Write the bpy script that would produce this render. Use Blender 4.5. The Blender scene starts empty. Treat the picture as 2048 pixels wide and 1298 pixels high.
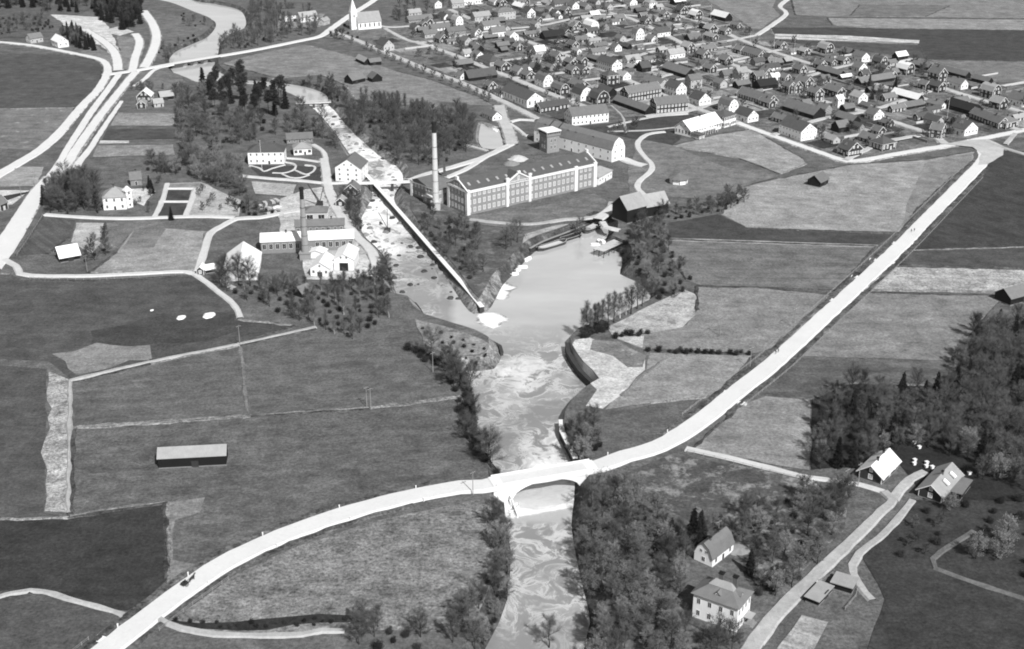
import bpy, math, random
import numpy as np
from mathutils import Vector, Matrix
from mathutils.geometry import delaunay_2d_cdt
random.seed(7); np.random.seed(7)
SC = bpy.context.scene
COL = SC.collection
# ------------------------------------------------------------------ camera
F, YH, H = 2600.0, -500.0, 225.0
PIT = math.atan((649 - YH) / F)
cam = bpy.data.cameras.new('camera'); camo = bpy.data.objects.new('camera', cam); COL.objects.link(camo)
camo.location = (0, 0, H); camo.rotation_euler = (math.pi / 2 - PIT, 0, 0)
cam.sensor_fit = 'HORIZONTAL'; cam.sensor_width = 36; cam.lens = F / 2048 * 36
cam.clip_start = 1; cam.clip_end = 20000
SC.camera = camo
# ------------------------------------------------------------------ sky, sun, exposure
SUN_AZ, SUN_EL = math.radians(-62), math.radians(45)     # azimuth counted from +X towards +Y
w = bpy.data.worlds.new('World'); SC.world = w; w.use_nodes = True
nt = w.node_tree; nt.nodes.clear()
sky = nt.nodes.new('ShaderNodeTexSky'); sky.sky_type = 'NISHITA'; sky.sun_disc = False
sky.sun_elevation = SUN_EL; sky.sun_rotation = math.pi / 2 - SUN_AZ
bwn = nt.nodes.new('ShaderNodeRGBToBW')          # black-and-white film: the sky without its hue
bg = nt.nodes.new('ShaderNodeBackground'); bg.inputs[1].default_value = 0.078
wo = nt.nodes.new('ShaderNodeOutputWorld')
nt.links.new(sky.outputs[0], bwn.inputs[0]); nt.links.new(bwn.outputs[0], bg.inputs[0]); nt.links.new(bg.outputs[0], wo.inputs[0])
sl = bpy.data.lights.new('sun', 'SUN'); sl.energy = 4.5; sl.angle = math.radians(0.5); sl.color = (1, 1, 1)
so = bpy.data.objects.new('sun', sl); COL.objects.link(so)
sd = Vector((math.cos(SUN_EL) * math.cos(SUN_AZ), math.cos(SUN_EL) * math.sin(SUN_AZ), math.sin(SUN_EL)))
so.rotation_euler = sd.to_track_quat('Z', 'Y').to_euler(); so.location = (0, 0, 400)
SC.view_settings.view_transform = 'Standard'; SC.view_settings.look = 'None'
SC.view_settings.exposure = 0.35; SC.view_settings.gamma = 1
SC.cycles.max_bounces = 5; SC.cycles.diffuse_bounces = 2; SC.cycles.glossy_bounces = 2
SC.cycles.use_adaptive_sampling = True
SC.cycles.filter_width = 1.9      # the soft drawing of an old plate camera

# ------------------------------------------------------------------ geometry helpers
CP, SP = math.cos(PIT), math.sin(PIT)
def G(px, py, z=0.0):
    """point of the photograph (2048 x 1298) on the level z of the place"""
    dx, du = px - 1024.0, 649.0 - py
    d = (dx, F * CP + du * SP, -F * SP + du * CP)
    t = (z - H) / d[2]
    return Vector((d[0] * t, d[1] * t, z))
def PX(v):
    x, y, z = v[0], v[1], v[2] - H
    f = y * CP - z * SP; u = y * SP + z * CP
    return 1024 + F * x / f, 649 - F * u / f

class MB:
    def __init__(s): s.v = []; s.f = []; s.m = []
    def poly(s, pts, m=0):
        n = len(s.v); s.v += [tuple(p) for p in pts]; s.f.append(list(range(n, n + len(pts)))); s.m.append(m)
    def box(s, x0, x1, y0, y1, z0, z1, m=0):
        n = len(s.v)
        s.v += [(x0,y0,z0),(x1,y0,z0),(x1,y1,z0),(x0,y1,z0),(x0,y0,z1),(x1,y0,z1),(x1,y1,z1),(x0,y1,z1)]
        for q in ((0,3,2,1),(4,5,6,7),(0,1,5,4),(1,2,6,5),(2,3,7,6),(3,0,4,7)): s.f.append([n + i for i in q]); s.m.append(m)
        return s
    def tube(s, a, b, r0, r1, k=5, m=0, cap=True):
        a, b = Vector(a), Vector(b); d = (b - a)
        if d.length < 1e-6: return s
        d.normalize(); x = d.orthogonal().normalized(); y = d.cross(x); n = len(s.v)
        for p, r in ((a, r0), (b, r1)):
            for i in range(k):
                t = 2 * math.pi * i / k; s.v.append(tuple(p + x * (r * math.cos(t)) + y * (r * math.sin(t))))
        for i in range(k):
            j = (i + 1) % k; s.f.append([n + i, n + j, n + k + j, n + k + i]); s.m.append(m)
        if cap: s.f.append([n + k + i for i in range(k)]); s.m.append(m); s.f.append([n + k - 1 - i for i in range(k)]); s.m.append(m)
        return s
    def extrude(s, prof, x0, x1, m=0):
        """closed profile of (y, z) points run along x"""
        n = len(s.v); k = len(prof)
        s.v += [(x0, y, z) for y, z in prof] + [(x1, y, z) for y, z in prof]
        for i in range(k):
            j = (i + 1) % k; s.f.append([n + i, n + j, n + k + j, n + k + i]); s.m.append(m)
        s.f.append([n + k - 1 - i for i in range(k)]); s.m.append(m); s.f.append([n + k + i for i in range(k)]); s.m.append(m)
        return s
    def beam(s, a, b, wd, ht, m=0):
        """bar with a rectangular section between two points, ht measured up"""
        a, b = Vector(a), Vector(b); d = b - a; d.normalize()
        sx = d.cross(Vector((0, 0, 1)))
        if sx.length < 1e-4: sx = Vector((1, 0, 0))
        sx.normalize(); up = sx.cross(d); n = len(s.v)
        for p in (a, b):
            for i, j in ((-1, -1), (1, -1), (1, 1), (-1, 1)): s.v.append(tuple(p + sx * (wd / 2 * i) + up * (ht / 2 * j)))
        for q in ((0,1,2,3),(7,6,5,4),(0,4,5,1),(1,5,6,2),(2,6,7,3),(3,7,4,0)): s.f.append([n + i for i in q]); s.m.append(m)
        return s
    def mesh(s, name):
        me = bpy.data.meshes.new(name); me.from_pydata(s.v, [], s.f)
        if any(s.m): me.polygons.foreach_set('material_index', s.m)
        me.update(); return me

def ob(name, me, mats=None, parent=None, loc=(0,0,0), rz=0.0, scale=None):
    if isinstance(me, MB): me = me.mesh(name)
    if mats is not None and me is not None and len(me.materials) == 0:
        for m in (mats if isinstance(mats, (list, tuple)) else [mats]): me.materials.append(m)
    o = bpy.data.objects.new(name, me); COL.objects.link(o)
    o.location = loc; o.rotation_euler = (0, 0, rz)
    if scale is not None: o.scale = (scale,) * 3 if not isinstance(scale, (tuple, list)) else scale
    if parent is not None: o.parent = parent
    return o
def tag(o, label, cat, group=None):
    o['label'] = label; o['category'] = cat
    if group: o['group'] = group
    return o
def thing(name, label, cat, loc, rz=0.0, group=None):
    return tag(ob(name, None, None, None, loc, rz), label, cat, group)
def struct(o): o['kind'] = 'structure'; return o

# ------------------------------------------------------------------ materials
KL = 1.55        # radiance of a white surface lit by this sun and sky, used to turn photo greys into albedos
def alb(g):
    c = g / 255.0; c = c / 12.92 if c <= 0.04045 else ((c + 0.055) / 1.055) ** 2.4
    return max(0.004, min(0.86, c / KL))
MATS = {}
def nodes(name):
    m = bpy.data.materials.new(name); m.use_nodes = True; t = m.node_tree; t.nodes.clear()
    b = t.nodes.new('ShaderNodeBsdfPrincipled'); o = t.nodes.new('ShaderNodeOutputMaterial'); t.links.new(b.outputs[0], o.inputs[0])
    return m, t, b
def ND(t, kind, **kw):
    n = t.nodes.new(kind)
    for k, v in kw.items():
        if isinstance(k, str) and hasattr(n, k): setattr(n, k, v)
    return n
def mth(t, op, a, b=None, c=None):
    n = t.nodes.new('ShaderNodeMath'); n.operation = op
    for i, x in enumerate((a, b, c)):
        if x is None: continue
        if isinstance(x, (int, float)): n.inputs[i].default_value = x
        else: t.links.new(x, n.inputs[i])
    return n.outputs[0]
def noise(t, vec, scale, detail=4, rough=0.55, dist=0.0):
    n = t.nodes.new('ShaderNodeTexNoise'); n.inputs['Scale'].default_value = scale; n.inputs['Detail'].default_value = detail
    n.inputs['Roughness'].default_value = rough; n.inputs['Distortion'].default_value = dist
    t.links.new(vec, n.inputs['Vector']); return n.outputs[0]
def mapv(t, vec, rot=0.0, sc=(1, 1, 1), loc=(0, 0, 0)):
    n = t.nodes.new('ShaderNodeMapping'); n.inputs['Rotation'].default_value = (0, 0, rot); n.inputs['Scale'].default_value = sc; n.inputs['Location'].default_value = loc
    t.links.new(vec, n.inputs['Vector']); return n.outputs[0]
def land(name, g, var=0.35, fine=0.3, stripe=0.0, ang=0.0, per=3.0, blotch=0.0, bg_=200, rough=1.0, ss=0.045):
    """ground cover: base grey g, broad tonal drift, grass-scale speckle, optional furrows and optional pale blotches"""
    if name in MATS: return MATS[name]
    m, t, b = nodes(name); MATS[name] = m; fine *= 2.6
    g = float(np.interp(g, [0, 60, 75, 85, 98, 116, 135, 160, 190, 215, 255], [0, 65, 84, 98, 114, 139, 151, 168, 196, 218, 255]))
    geo = t.nodes.new('ShaderNodeNewGeometry'); P = geo.outputs['Position']
    off = (hash(name) % 97) * 13.0 if False else sum(ord(c) for c in name) * 1.7
    P2 = mapv(t, P, ang, (1, 1, 1), (off, off * .6, 0))
    n1 = noise(t, P2, ss, 6, 0.68, 0.5)
    n2 = noise(t, mapv(t, P2, 0, (0.7, 1, 1)), 0.16, 6, 0.75)
    n3 = noise(t, P2, 0.9, 5, 0.8)
    v = mth(t, 'MULTIPLY_ADD', mth(t, 'SUBTRACT', n1, 0.5), var * 3.0, 1.0)
    v = mth(t, 'MULTIPLY', v, mth(t, 'MULTIPLY_ADD', mth(t, 'SUBTRACT', n2, 0.5), fine * 2.6, 1.0))
    v = mth(t, 'MULTIPLY', v, mth(t, 'MAXIMUM', mth(t, 'MULTIPLY_ADD', mth(t, 'SUBTRACT', n3, 0.5), fine * 3.2, 1.0), .15))
    if stripe:
        wv = t.nodes.new('ShaderNodeTexNoise'); wv.inputs['Scale'].default_value = 1.0 / per; wv.inputs['Detail'].default_value = 3
        t.links.new(mapv(t, P2, 0, (0.03, 1, 1)), wv.inputs['Vector'])
        v = mth(t, 'MULTIPLY', v, mth(t, 'MULTIPLY_ADD', mth(t, 'SUBTRACT', wv.outputs[0], 0.5), stripe * 2.4, 1.0))
    col = mth(t, 'MULTIPLY', v, alb(g))
    if blotch:
        nb = noise(t, P2, 0.13, 8, 0.75, 0.15)
        k = t.nodes.new('ShaderNodeMapRange'); k.inputs[1].default_value = 0.62 - blotch * .16; k.inputs[2].default_value = 0.74 - blotch * .16
        t.links.new(nb, k.inputs[0])
        col = mth(t, 'MULTIPLY_ADD', mth(t, 'MULTIPLY', k.outputs[0], mth(t, 'MULTIPLY_ADD', n3, .8, .5)), alb(bg_), mth(t, 'MULTIPLY', col, mth(t, 'SUBTRACT', 1.0, mth(t, 'MULTIPLY', k.outputs[0], .8))))
    t.links.new(col, b.inputs['Base Color']); b.inputs['Roughness'].default_value = rough; b.inputs['Specular IOR Level'].default_value = 0.1
    bp = t.nodes.new('ShaderNodeBump'); bp.inputs['Strength'].default_value = 0.5; bp.inputs['Distance'].default_value = 0.5
    t.links.new(n3, bp.inputs['Height']); t.links.new(bp.outputs[0], b.inputs['Normal'])
    return m
def plain(name, a, var=0.25, sc=0.6, rough=0.8, spec=0.3, streak=None, metal=0.0):
    """painted or built surface of albedo a with weathering"""
    if name in MATS: return MATS[name]
    m, t, b = nodes(name); MATS[name] = m
    tc = t.nodes.new('ShaderNodeTexCoord'); P = tc.outputs['Object']
    oi = t.nodes.new('ShaderNodeObjectInfo')
    ad = t.nodes.new('ShaderNodeVectorMath'); ad.operation = 'ADD'; t.links.new(P, ad.inputs[0])
    cb = t.nodes.new('ShaderNodeCombineXYZ'); t.links.new(mth(t, 'MULTIPLY', oi.outputs['Random'], 80.0), cb.inputs[0]); t.links.new(cb.outputs[0], ad.inputs[1]); P = ad.outputs[0]
    n1 = noise(t, P, sc, 5, 0.6, 0.3)
    n2 = noise(t, mapv(t, P, 0, streak or (1, 1, 0.15)), sc * 5, 3, 0.6)
    v = mth(t, 'MULTIPLY', mth(t, 'MULTIPLY_ADD', mth(t, 'SUBTRACT', n1, 0.5), var * 2, 1.0), mth(t, 'MULTIPLY_ADD', mth(t, 'SUBTRACT', n2, 0.5), var * 1.6, 1.0))
    v = mth(t, 'MULTIPLY', v, mth(t, 'MULTIPLY_ADD', oi.outputs['Random'], var * .8, 1.0 - var * .4))
    t.links.new(mth(t, 'MINIMUM', mth(t, 'MULTIPLY', v, a), 0.88), b.inputs['Base Color'])
    b.inputs['Roughness'].default_value = rough; b.inputs['Specular IOR Level'].default_value = spec; b.inputs['Metallic'].default_value = metal
    return m
WHITE = plain('white_render', 0.80, 0.08, 0.25)
CREAM = plain('pale_render', 0.42, 0.14, 0.25)
GREYW = plain('grey_board', 0.22, 0.2, 0.4)
DARK = plain('dark_red_board', 0.034, 0.3, 0.5, streak=(5, 5, .1))
BLACK = plain('tarred_board', 0.008, 0.3, 0.5, streak=(5, 5, .1))
TRIM = plain('white_trim', 0.78, 0.08, 1.0)
PANE = plain('window_glass', 0.02, 0.2, 1, rough=0.15, spec=0.6)
PANEL = plain('sky_pale_glass', 0.33, 0.35, 0.8, rough=0.3, spec=0.5)  # sky reflection put into the pale colour of the panes
R_D = plain('dark_roof_tile', 0.075, 0.3, 0.5, streak=(6, .4, 1))
R_M = plain('grey_roof_tile', 0.145, 0.3, 0.5, streak=(6, .4, 1))
R_L = plain('pale_roof_sheet', 0.30, 0.25, 0.4, streak=(3, .3, 1))
R_W = plain('white_roof_sheet', 0.72, 0.12, 0.3, streak=(2, .3, 1))
R_B = plain('tarred_roof', 0.018, 0.3, 0.5)
BRICK = plain('red_brick', 0.25, 0.22, 0.5)
BRICKD = plain('sooty_brick', 0.10, 0.25, 0.5)
STONE = plain('grey_stone', 0.20, 0.35, 0.6)
STONED = plain('dark_stone', 0.045, 0.5, 0.6)
CONC = plain('white_concrete', 0.70, 0.1, 0.3)
SOOT = plain('soot', 0.012, 0.3, 1)
WOOD = plain('grey_wood', 0.26, 0.3, 0.6)
WOODD = plain('dark_wood', 0.03, 0.3, 0.6)
WOODL = plain('pale_wood', 0.5, 0.2, 0.6)
WT = {'W': WHITE, 'Y': CREAM, 'G': GREYW, 'D': DARK, 'B': BLACK, 'K': BRICK}
RT = {'d': R_D, 'm': R_M, 'l': R_L, 'w': R_W, 'b': R_B}
WN = {'W': 'white', 'Y': 'pale', 'G': 'grey', 'D': 'dark boarded', 'B': 'black boarded', 'K': 'brick'}
RN = {'d': 'dark', 'm': 'grey', 'l': 'pale', 'w': 'white', 'b': 'black'}
# ------------------------------------------------------------------ river outline
LO, HI, BZ = -4.8, -2.6, -1.0
def zpx(px, py):
    if py >= 560 or (px > 925 and py > 425): return LO
    if py <= 207: return HI
    return HI + (LO - HI) * (py - 207) / (560.0 - 207)
LEFT = [(930,1420),(970,1298),(985,1270),(1000,1240),(1014,1200),(1020,1150),(1021,1100),(1015,1060),(1010,1030),(1008,1000),(1003,950),(988,930),(965,893),(955,862),(950,810),(940,770),(937,742),(962,742),(988,738),(1003,712),(1000,692),(965,672),(920,658),(895,650),(868,642),(848,628),(832,605),(800,598),(788,575),(780,545),(770,515),(750,492),(728,470),(720,445),(735,412),(745,388),(727,350),(703,315),(682,282),(655,247),(627,217),(600,198),(570,186),(527,175),(480,172),(440,168),(405,170),(380,160),(350,148),(338,127),(348,106),(385,88),(410,77),(425,64),(432,50),(425,40),(395,28),(350,10),(300,-2),(230,-30)]
RIGHT = [(330,-30),(385,0),(430,8),(478,20),(492,42),(485,60),(458,72),(441,86),(436,108),(430,122),(434,140),(470,158),(530,163),(590,170),(632,180),(654,192),(656,208),(668,220),(692,250),(722,280),(760,312),(792,332),(806,352),(800,372),(788,395),(800,425),(818,455),(838,492),(868,525),(898,565),(928,610),(948,628),(975,622),(990,600),(1006,570),(1030,545),(1062,510),(1086,495),(1130,480),(1172,462),(1192,446),(1213,450),(1216,470),(1205,490),(1238,505),(1244,530),(1240,548),(1270,562),(1298,585),(1296,603),(1250,628),(1215,645),(1190,664),(1165,668),(1148,676),(1133,692),(1136,710),(1160,747),(1190,778),(1165,792),(1140,815),(1121,845),(1121,868),(1136,895),(1151,928),(1150,960),(1148,1000),(1143,1050),(1150,1100),(1160,1150),(1172,1200),(1180,1245),(1168,1298),(1165,1420)]
def catmull(P, step, closed=False):
    out = []; n = len(P); rng = range(n if closed else n - 1)
    for i in rng:
        g = (lambda k: P[k % n]) if closed else (lambda k: P[min(max(k, 0), n - 1)])
        a, b, c, d = g(i - 1), g(i), g(i + 1), g(i + 2)
        m = max(1, int((c - b).length / step))
        for j in range(m):
            s = j / m
            out.append(0.5 * ((2 * b) + (c - a) * s + (2 * a - 5 * b + 4 * c - d) * s * s + (3 * b - a - 3 * c + d) * s ** 3))
    if not closed: out.append(P[-1].copy())
    return out
def bank(L): return catmull([G(x, y, zpx(x, y)) for x, y in L], 5.0)
river3 = bank(LEFT) + bank(RIGHT)
basin3 = catmull([G(x, y, BZ) for x, y in [(963,247),(976,255),(1000,258),(1008,272),(1012,292),(985,300),(968,298),(957,280)]], 4.0, True)
def npoly(P): return np.array([(p[0], p[1]) for p in P])
def inside(pts, poly):
    pts = np.atleast_2d(pts)
    if len(pts) == 1:
        (px_, py_), a, b = pts[0], poly, np.roll(poly, -1, 0); c = (a[:, 1] > py_) != (b[:, 1] > py_); a, b = a[c], b[c]
        return np.array([bool((px_ < (b[:, 0] - a[:, 0]) * (py_ - a[:, 1]) / (b[:, 1] - a[:, 1]) + a[:, 0]).sum() % 2)])
    pts = np.atleast_2d(pts); x, y = pts[:, 0], pts[:, 1]; r = np.zeros(len(pts), bool)
    a = poly; b = np.roll(poly, -1, 0)
    for (x0, y0), (x1, y1) in zip(a, b):
        c = (y0 > y) != (y1 > y)
        if c.any(): r[c] ^= x[c] < (x1 - x0) * (y[c] - y0) / (y1 - y0) + x0
    return r
def pdist(pts, poly, closed=True):
    pts = np.atleast_2d(pts).astype(float); a = poly; b = np.roll(poly, -1, 0)
    if not closed: a, b = a[:-1], b[:-1]
    if len(pts) == 1:
        d = b - a; t = np.clip(((pts[0] - a) * d).sum(1) / ((d * d).sum(1) + 1e-9), 0, 1); return np.array([np.hypot(*(pts[0] - a - t[:, None] * d).T).min()])
    best = np.full(len(pts), 1e9)
    for p, q in zip(a, b):
        d = q - p; L = d @ d + 1e-9; t = np.clip(((pts - p) @ d) / L, 0, 1)
        best = np.minimum(best, np.hypot(*(pts - (p + t[:, None] * d)).T))
    return best
RIV = npoly(river3); BAS = npoly(basin3)
def offset(P3, poly):
    n = len(P3); ar = 0.5 * sum(poly[i][0] * poly[(i + 1) % n][1] - poly[(i + 1) % n][0] * poly[i][1] for i in range(n)); sg = 1 if ar > 0 else -1
    out = []; ww = []
    for i in range(n):
        d = poly[(i + 1) % n] - poly[i - 1]; d = d / (np.hypot(*d) + 1e-9)
        wd = 0.9 + 0.85 * (-P3[i].z)
        fx, fy = PX(P3[i])
        if 1110 < fx < 1200 and 660 < fy < 935: wd = 1.6
        out.append(poly[i] + np.array([d[1], -d[0]]) * sg * wd); ww.append(wd)
    out = np.array(out); dd = pdist(out, poly); ins = inside(out, poly)
    return out[(dd > 0.9 * np.array(ww)) & ~ins]
OFF = offset(river3, RIV); OFB = offset(basin3, BAS)
def cdt(groups, extra=(), keep=None):
    """constrained triangulation; groups are closed outlines of xy points"""
    vs, es = [], []
    for g in groups:
        n = len(vs); k = len(g); vs += [Vector((p[0], p[1])) for p in g]; es += [(n + i, n + (i + 1) % k) for i in range(k)]
    vs += [Vector((p[0], p[1])) for p in extra]
    o = delaunay_2d_cdt(vs, es, [], 0, 1e-4)
    V = np.array([(v.x, v.y) for v in o[0]]); Fc = np.array(o[2]); cen = V[Fc].mean(1)
    k = keep(cen); return V, Fc[k], o[3]
def used(V, Fc):
    u, inv = np.unique(Fc.ravel(), return_inverse=True); return V[u], inv.reshape(Fc.shape), u
def tri_obj(name, V, Fc, Z, mat, midx=None):
    me = bpy.data.meshes.new(name); me.from_pydata([(x, y, z) for (x, y), z in zip(V, Z)], [], Fc.tolist())
    a = np.array([V[f[1]] - V[f[0]] for f in Fc]); b = np.array([V[f[2]] - V[f[0]] for f in Fc])
    if midx is not None: me.polygons.foreach_set('material_index', midx)
    me.update(); o = ob(name, me, mat); return o
def near_z(V):
    """ground level at points: 0 on the land, falling to the water inside the banks"""
    V = np.atleast_2d(V); z = np.zeros(len(V))
    for P3, poly, off in ((river3, RIV, OFF), (basin3, BAS, OFB)):
        io = inside(V, off); iw = inside(V, poly)
        for i in np.where(io)[0]:
            d2 = ((poly - V[i]) ** 2).sum(1); j = int(d2.argmin()); zz = P3[j].z
            if iw[i]: z[i] = zz - 5
            else:
                wd = 0.9 + 0.85 * (-zz); z[i] = zz * (1 - min(1, math.sqrt(d2[j]) / wd))
    return z
# ------------------------------------------------------------------ ground with the river cut into it
RECT = [(-1900, -300), (1900, -300), (1900, 3600), (-1900, 3600)]
gp = [G(x, y) for x in range(-100, 2200, 115) for y in range(20, 1320, 100)]
gp = [(p.x, p.y) for p in gp]; gm = ~(inside(np.array(gp), OFF) | inside(np.array(gp), OFB)); gp = [p for p, k in zip(gp, gm) if k]
V, Fc, org = cdt([RECT, RIV, OFF, BAS, OFB], gp, lambda c: ~(inside(c, RIV) | inside(c, BAS)))
nR, nO, nB = len(RIV), len(OFF), len(BAS)
Z = np.zeros(len(V))
src = [p.z - 0.6 for p in river3]
for i, og in enumerate(org):
    for k in og:
        if 4 <= k < 4 + nR: Z[i] = river3[k - 4].z - 0.6
        elif 4 + nR + nO <= k < 4 + nR + nO + nB: Z[i] = basin3[k - 4 - nR - nO].z - 0.6
# vertices made by crossing constraints take the lowest neighbour
V2, F2, u = used(V, Fc); Z2 = Z[u]
mi = (Z2[F2].min(1) < -0.3).astype(int)
G_MAT = land('ground_grass', 98, .35, .35)
B_MAT = land('bank_rough', 78, .5, .5, blotch=.6, bg_=150)
S_MAT = land('bank_sand', 205, .3, .15, blotch=.3, bg_=120); K_MAT = land('bank_rubble', 120, .6, .6, blotch=.7, bg_=190)
cen = np.c_[V2[F2].mean(1), Z2[F2].mean(1)]
for i in np.where(mi == 1)[0]:
    px, py = PX(cen[i])
    if (1125 < px < 1225 and 655 < py < 850) or (1205 < px < 1310 and 585 < py < 680): mi[i] = 2
    elif (830 < px < 1015 and 635 < py < 750) or (px < 1000 and 215 < py < 640): mi[i] = 3
struct(tri_obj('ground', V2, F2, Z2, [G_MAT, B_MAT, S_MAT, K_MAT], mi))
# ------------------------------------------------------------------ water
def water_mat(name, base, foam, fs):
    m, t, b = nodes(name)
    P = t.nodes.new('ShaderNodeNewGeometry').outputs['Position']
    at = t.nodes.new('ShaderNodeAttribute'); at.attribute_name = 'foam'; A = at.outputs['Fac']
    wp = t.nodes.new('ShaderNodeTexNoise'); wp.inputs['Scale'].default_value = fs * .7; wp.inputs['Detail'].default_value = 2; t.links.new(P, wp.inputs['Vector'])
    sc = t.nodes.new('ShaderNodeVectorMath'); sc.operation = 'SCALE'; sc.inputs['Scale'].default_value = 1.3 / fs; t.links.new(wp.outputs['Color'], sc.inputs[0])
    ad = t.nodes.new('ShaderNodeVectorMath'); ad.operation = 'ADD'; t.links.new(P, ad.inputs[0]); t.links.new(sc.outputs[0], ad.inputs[1])
    n = noise(t, ad.outputs[0], fs, 7, .68, .8)
    big = noise(t, P, fs * .2, 4, .6, .4)
    rg = mth(t, 'SUBTRACT', 1.0, mth(t, 'MULTIPLY', mth(t, 'ABSOLUTE', mth(t, 'SUBTRACT', n, .5)), 11.0))
    lace = mth(t, 'MAXIMUM', rg, 0.0)
    patch = mth(t, 'ADD', mth(t, 'MULTIPLY', mth(t, 'SUBTRACT', big, .5), 2.6), mth(t, 'MULTIPLY', mth(t, 'SUBTRACT', n, .5), 1.6))
    f = mth(t, 'ADD', mth(t, 'MULTIPLY', lace, .38), mth(t, 'MULTIPLY', patch, .85))
    k = mth(t, 'MULTIPLY', mth(t, 'SUBTRACT', mth(t, 'ADD', f, A), .36), 1.3)
    k = mth(t, 'MINIMUM', mth(t, 'MAXIMUM', k, 0.0), 1.0)
    k = mth(t, 'MULTIPLY', k, mth(t, 'MINIMUM', mth(t, 'MULTIPLY', A, 6.0), 1.0))
    gr = noise(t, P, .8, 6, .8)
    fo = mth(t, 'MULTIPLY', k, mth(t, 'MULTIPLY_ADD', gr, 1.1, .35))
    bs_ = mth(t, 'MULTIPLY', mth(t, 'MULTIPLY', base, mth(t, 'MULTIPLY_ADD', noise(t, mapv(t, P, .4, (.4, 1, 1)), .05, 5, .6), .5, .72)), mth(t, 'SUBTRACT', 1.0, mth(t, 'MULTIPLY', mth(t, 'MINIMUM', A, .3), 1.75)))  # sky sheen painted into the water colour: pale when calm, duller in foam
    t.links.new(mth(t, 'ADD', bs_, mth(t, 'MULTIPLY', fo, mth(t, 'SUBTRACT', foam, bs_))), b.inputs['Base Color'])
    t.links.new(mth(t, 'MULTIPLY', mth(t, 'SUBTRACT', 1.0, k), mth(t, 'SUBTRACT', .58, mth(t, 'MULTIPLY', mth(t, 'MINIMUM', A, .6), .2))), b.inputs['Metallic'])
    t.links.new(mth(t, 'MULTIPLY_ADD', k, .7, .05), b.inputs['Roughness']); b.inputs['IOR'].default_value = 1.33
    bp = t.nodes.new('ShaderNodeBump'); bp.inputs['Distance'].default_value = .12; bp.inputs['Strength'].default_value = .25
    t.links.new(mth(t, 'ADD', noise(t, P, .5, 3), mth(t, 'MULTIPLY', k, gr)), bp.inputs['Height']); t.links.new(bp.outputs[0], b.inputs['Normal'])
    return m
W_MAT = water_mat('river_water', 0.90, 0.82, 0.10)
def fcol(px, py):
    if px < 940 and 207 < py < 560:
        return .70 - max(0, (py - 450) / 110) * .4 if py < 470 or px < 800 else .3
    if px < 900 and 560 <= py < 640: return .25
    if math.hypot(px - 985, (py - 632) * 1.3) < 22: return 1.3
    if math.hypot(px - 1000, (py - 573)) < 20: return 1.3
    if py < 207: return 0.0
    if py < 640: return 0.0
    if py < 700: return 0.05 + (py - 640) / 60 * .25 if px < 1120 else 0.02
    if py < 950: return .29 if px < 1200 else 0
    if py < 1040: return .05
    return .28
mn, mx = RIV.min(0), RIV.max(0)
gx, gy = np.meshgrid(np.arange(mn[0], mx[0], 4.0), np.arange(mn[1], mx[1], 4.0))
q = np.stack([gx.ravel(), gy.ravel()], 1) + np.random.uniform(-.8, .8, (gx.size, 2))
q = q[inside(q, RIV)]; q = q[pdist(q, RIV) > 1.5]
V, Fc, org = cdt([RIV], q, lambda c: inside(c, RIV)); V, Fc, u = used(V, Fc)
Z = []; FO = []
for x, y in V:
    px, py = PX((x, y, -3)); z = zpx(px, py); f = fcol(px, py)
    if 207 < py < 480 and px < 940: z += random.uniform(-.35, .3)
    Z.append(z); FO.append(f)
for i, og in enumerate(u):
    pass
wo_ = tri_obj('river_water', V, Fc, Z, [W_MAT]); struct(wo_)
at = wo_.data.attributes.new('foam', 'FLOAT', 'POINT'); at.data.foreach_set('value', FO)
wo_.data.polygons.foreach_set('use_smooth', [True] * len(wo_.data.polygons))
V, Fc, u = cdt([BAS], [], lambda c: inside(c, BAS)); V, Fc, u = used(V, Fc)
struct(tri_obj('canal_basin_water', V, Fc, [BZ] * len(V), [W_MAT]))
# ------------------------------------------------------------------ fields laid on the ground
ZL = [0.006]
def sheet(name, px, mat, jit=0.5, z=None, cut=True, world=False):
    P = [Vector(p) for p in px] if world else [G(x, y) for x, y in px]
    out = []
    for i in range(len(P)):
        a, b = P[i], P[(i + 1) % len(P)]; m = max(1, int((b - a).length / 7)); d = b - a
        nn = Vector((-d.y, d.x, 0)).normalized() if d.length > 1e-5 else Vector((0, 0, 0))
        for k in range(m): out.append(a + d * (k / m) + nn * random.uniform(-jit, jit) * (1 if m > 1 else 0))
    pl = npoly(out)
    if z is None: ZL[0] += 0.004; z = ZL[0]
    if cut: V, Fc, _ = cdt([pl, OFF, OFB], [], lambda c: inside(c, pl) & ~inside(c, OFF) & ~inside(c, OFB))
    else: V, Fc, _ = cdt([pl], [], lambda c: inside(c, pl))
    if len(Fc) == 0: return None
    V, Fc, _ = used(V, Fc)
    return struct(tri_obj(name, V, Fc, [z] * len(V), [mat]))
EDGES = []; MARG = set('big_meadow mid_meadow barn_meadow dark_plough barn_field dark_strip stripe_field pool_field road_field thicket_field wedge_field fallow east_field stubble_strip east_plough sown_field bare_plot kitchen_garden mill_meadow far_plough far_grass far_upland sports_ground north_meadow north_stubble'.split())
def FLD(name, g, px, **kw):
    j = kw.pop('jit', 0.5); nm = kw.pop('nm', 'field')
    o_ = sheet(nm, px, land('%s_%d' % (name, g), g, **kw), jit=j)
    if name in MARG: EDGES.append([G(x, y) for x, y in px])
    return o_
FLD('north_meadow', 84, [(-260,104),(90,108),(150,112),(195,121),(205,136),(200,165),(180,200),(140,245),(85,295),(60,300),(-260,280)], stripe=.1)
FLD('north_stubble', 112, [(-260,222),(150,216),(140,245),(85,295),(60,300),(-260,280)], stripe=.2, blotch=.3)
FLD('west_pasture', 165, [(-260,375),(-260,368),(45,333),(88,334),(73,372)])
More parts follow.
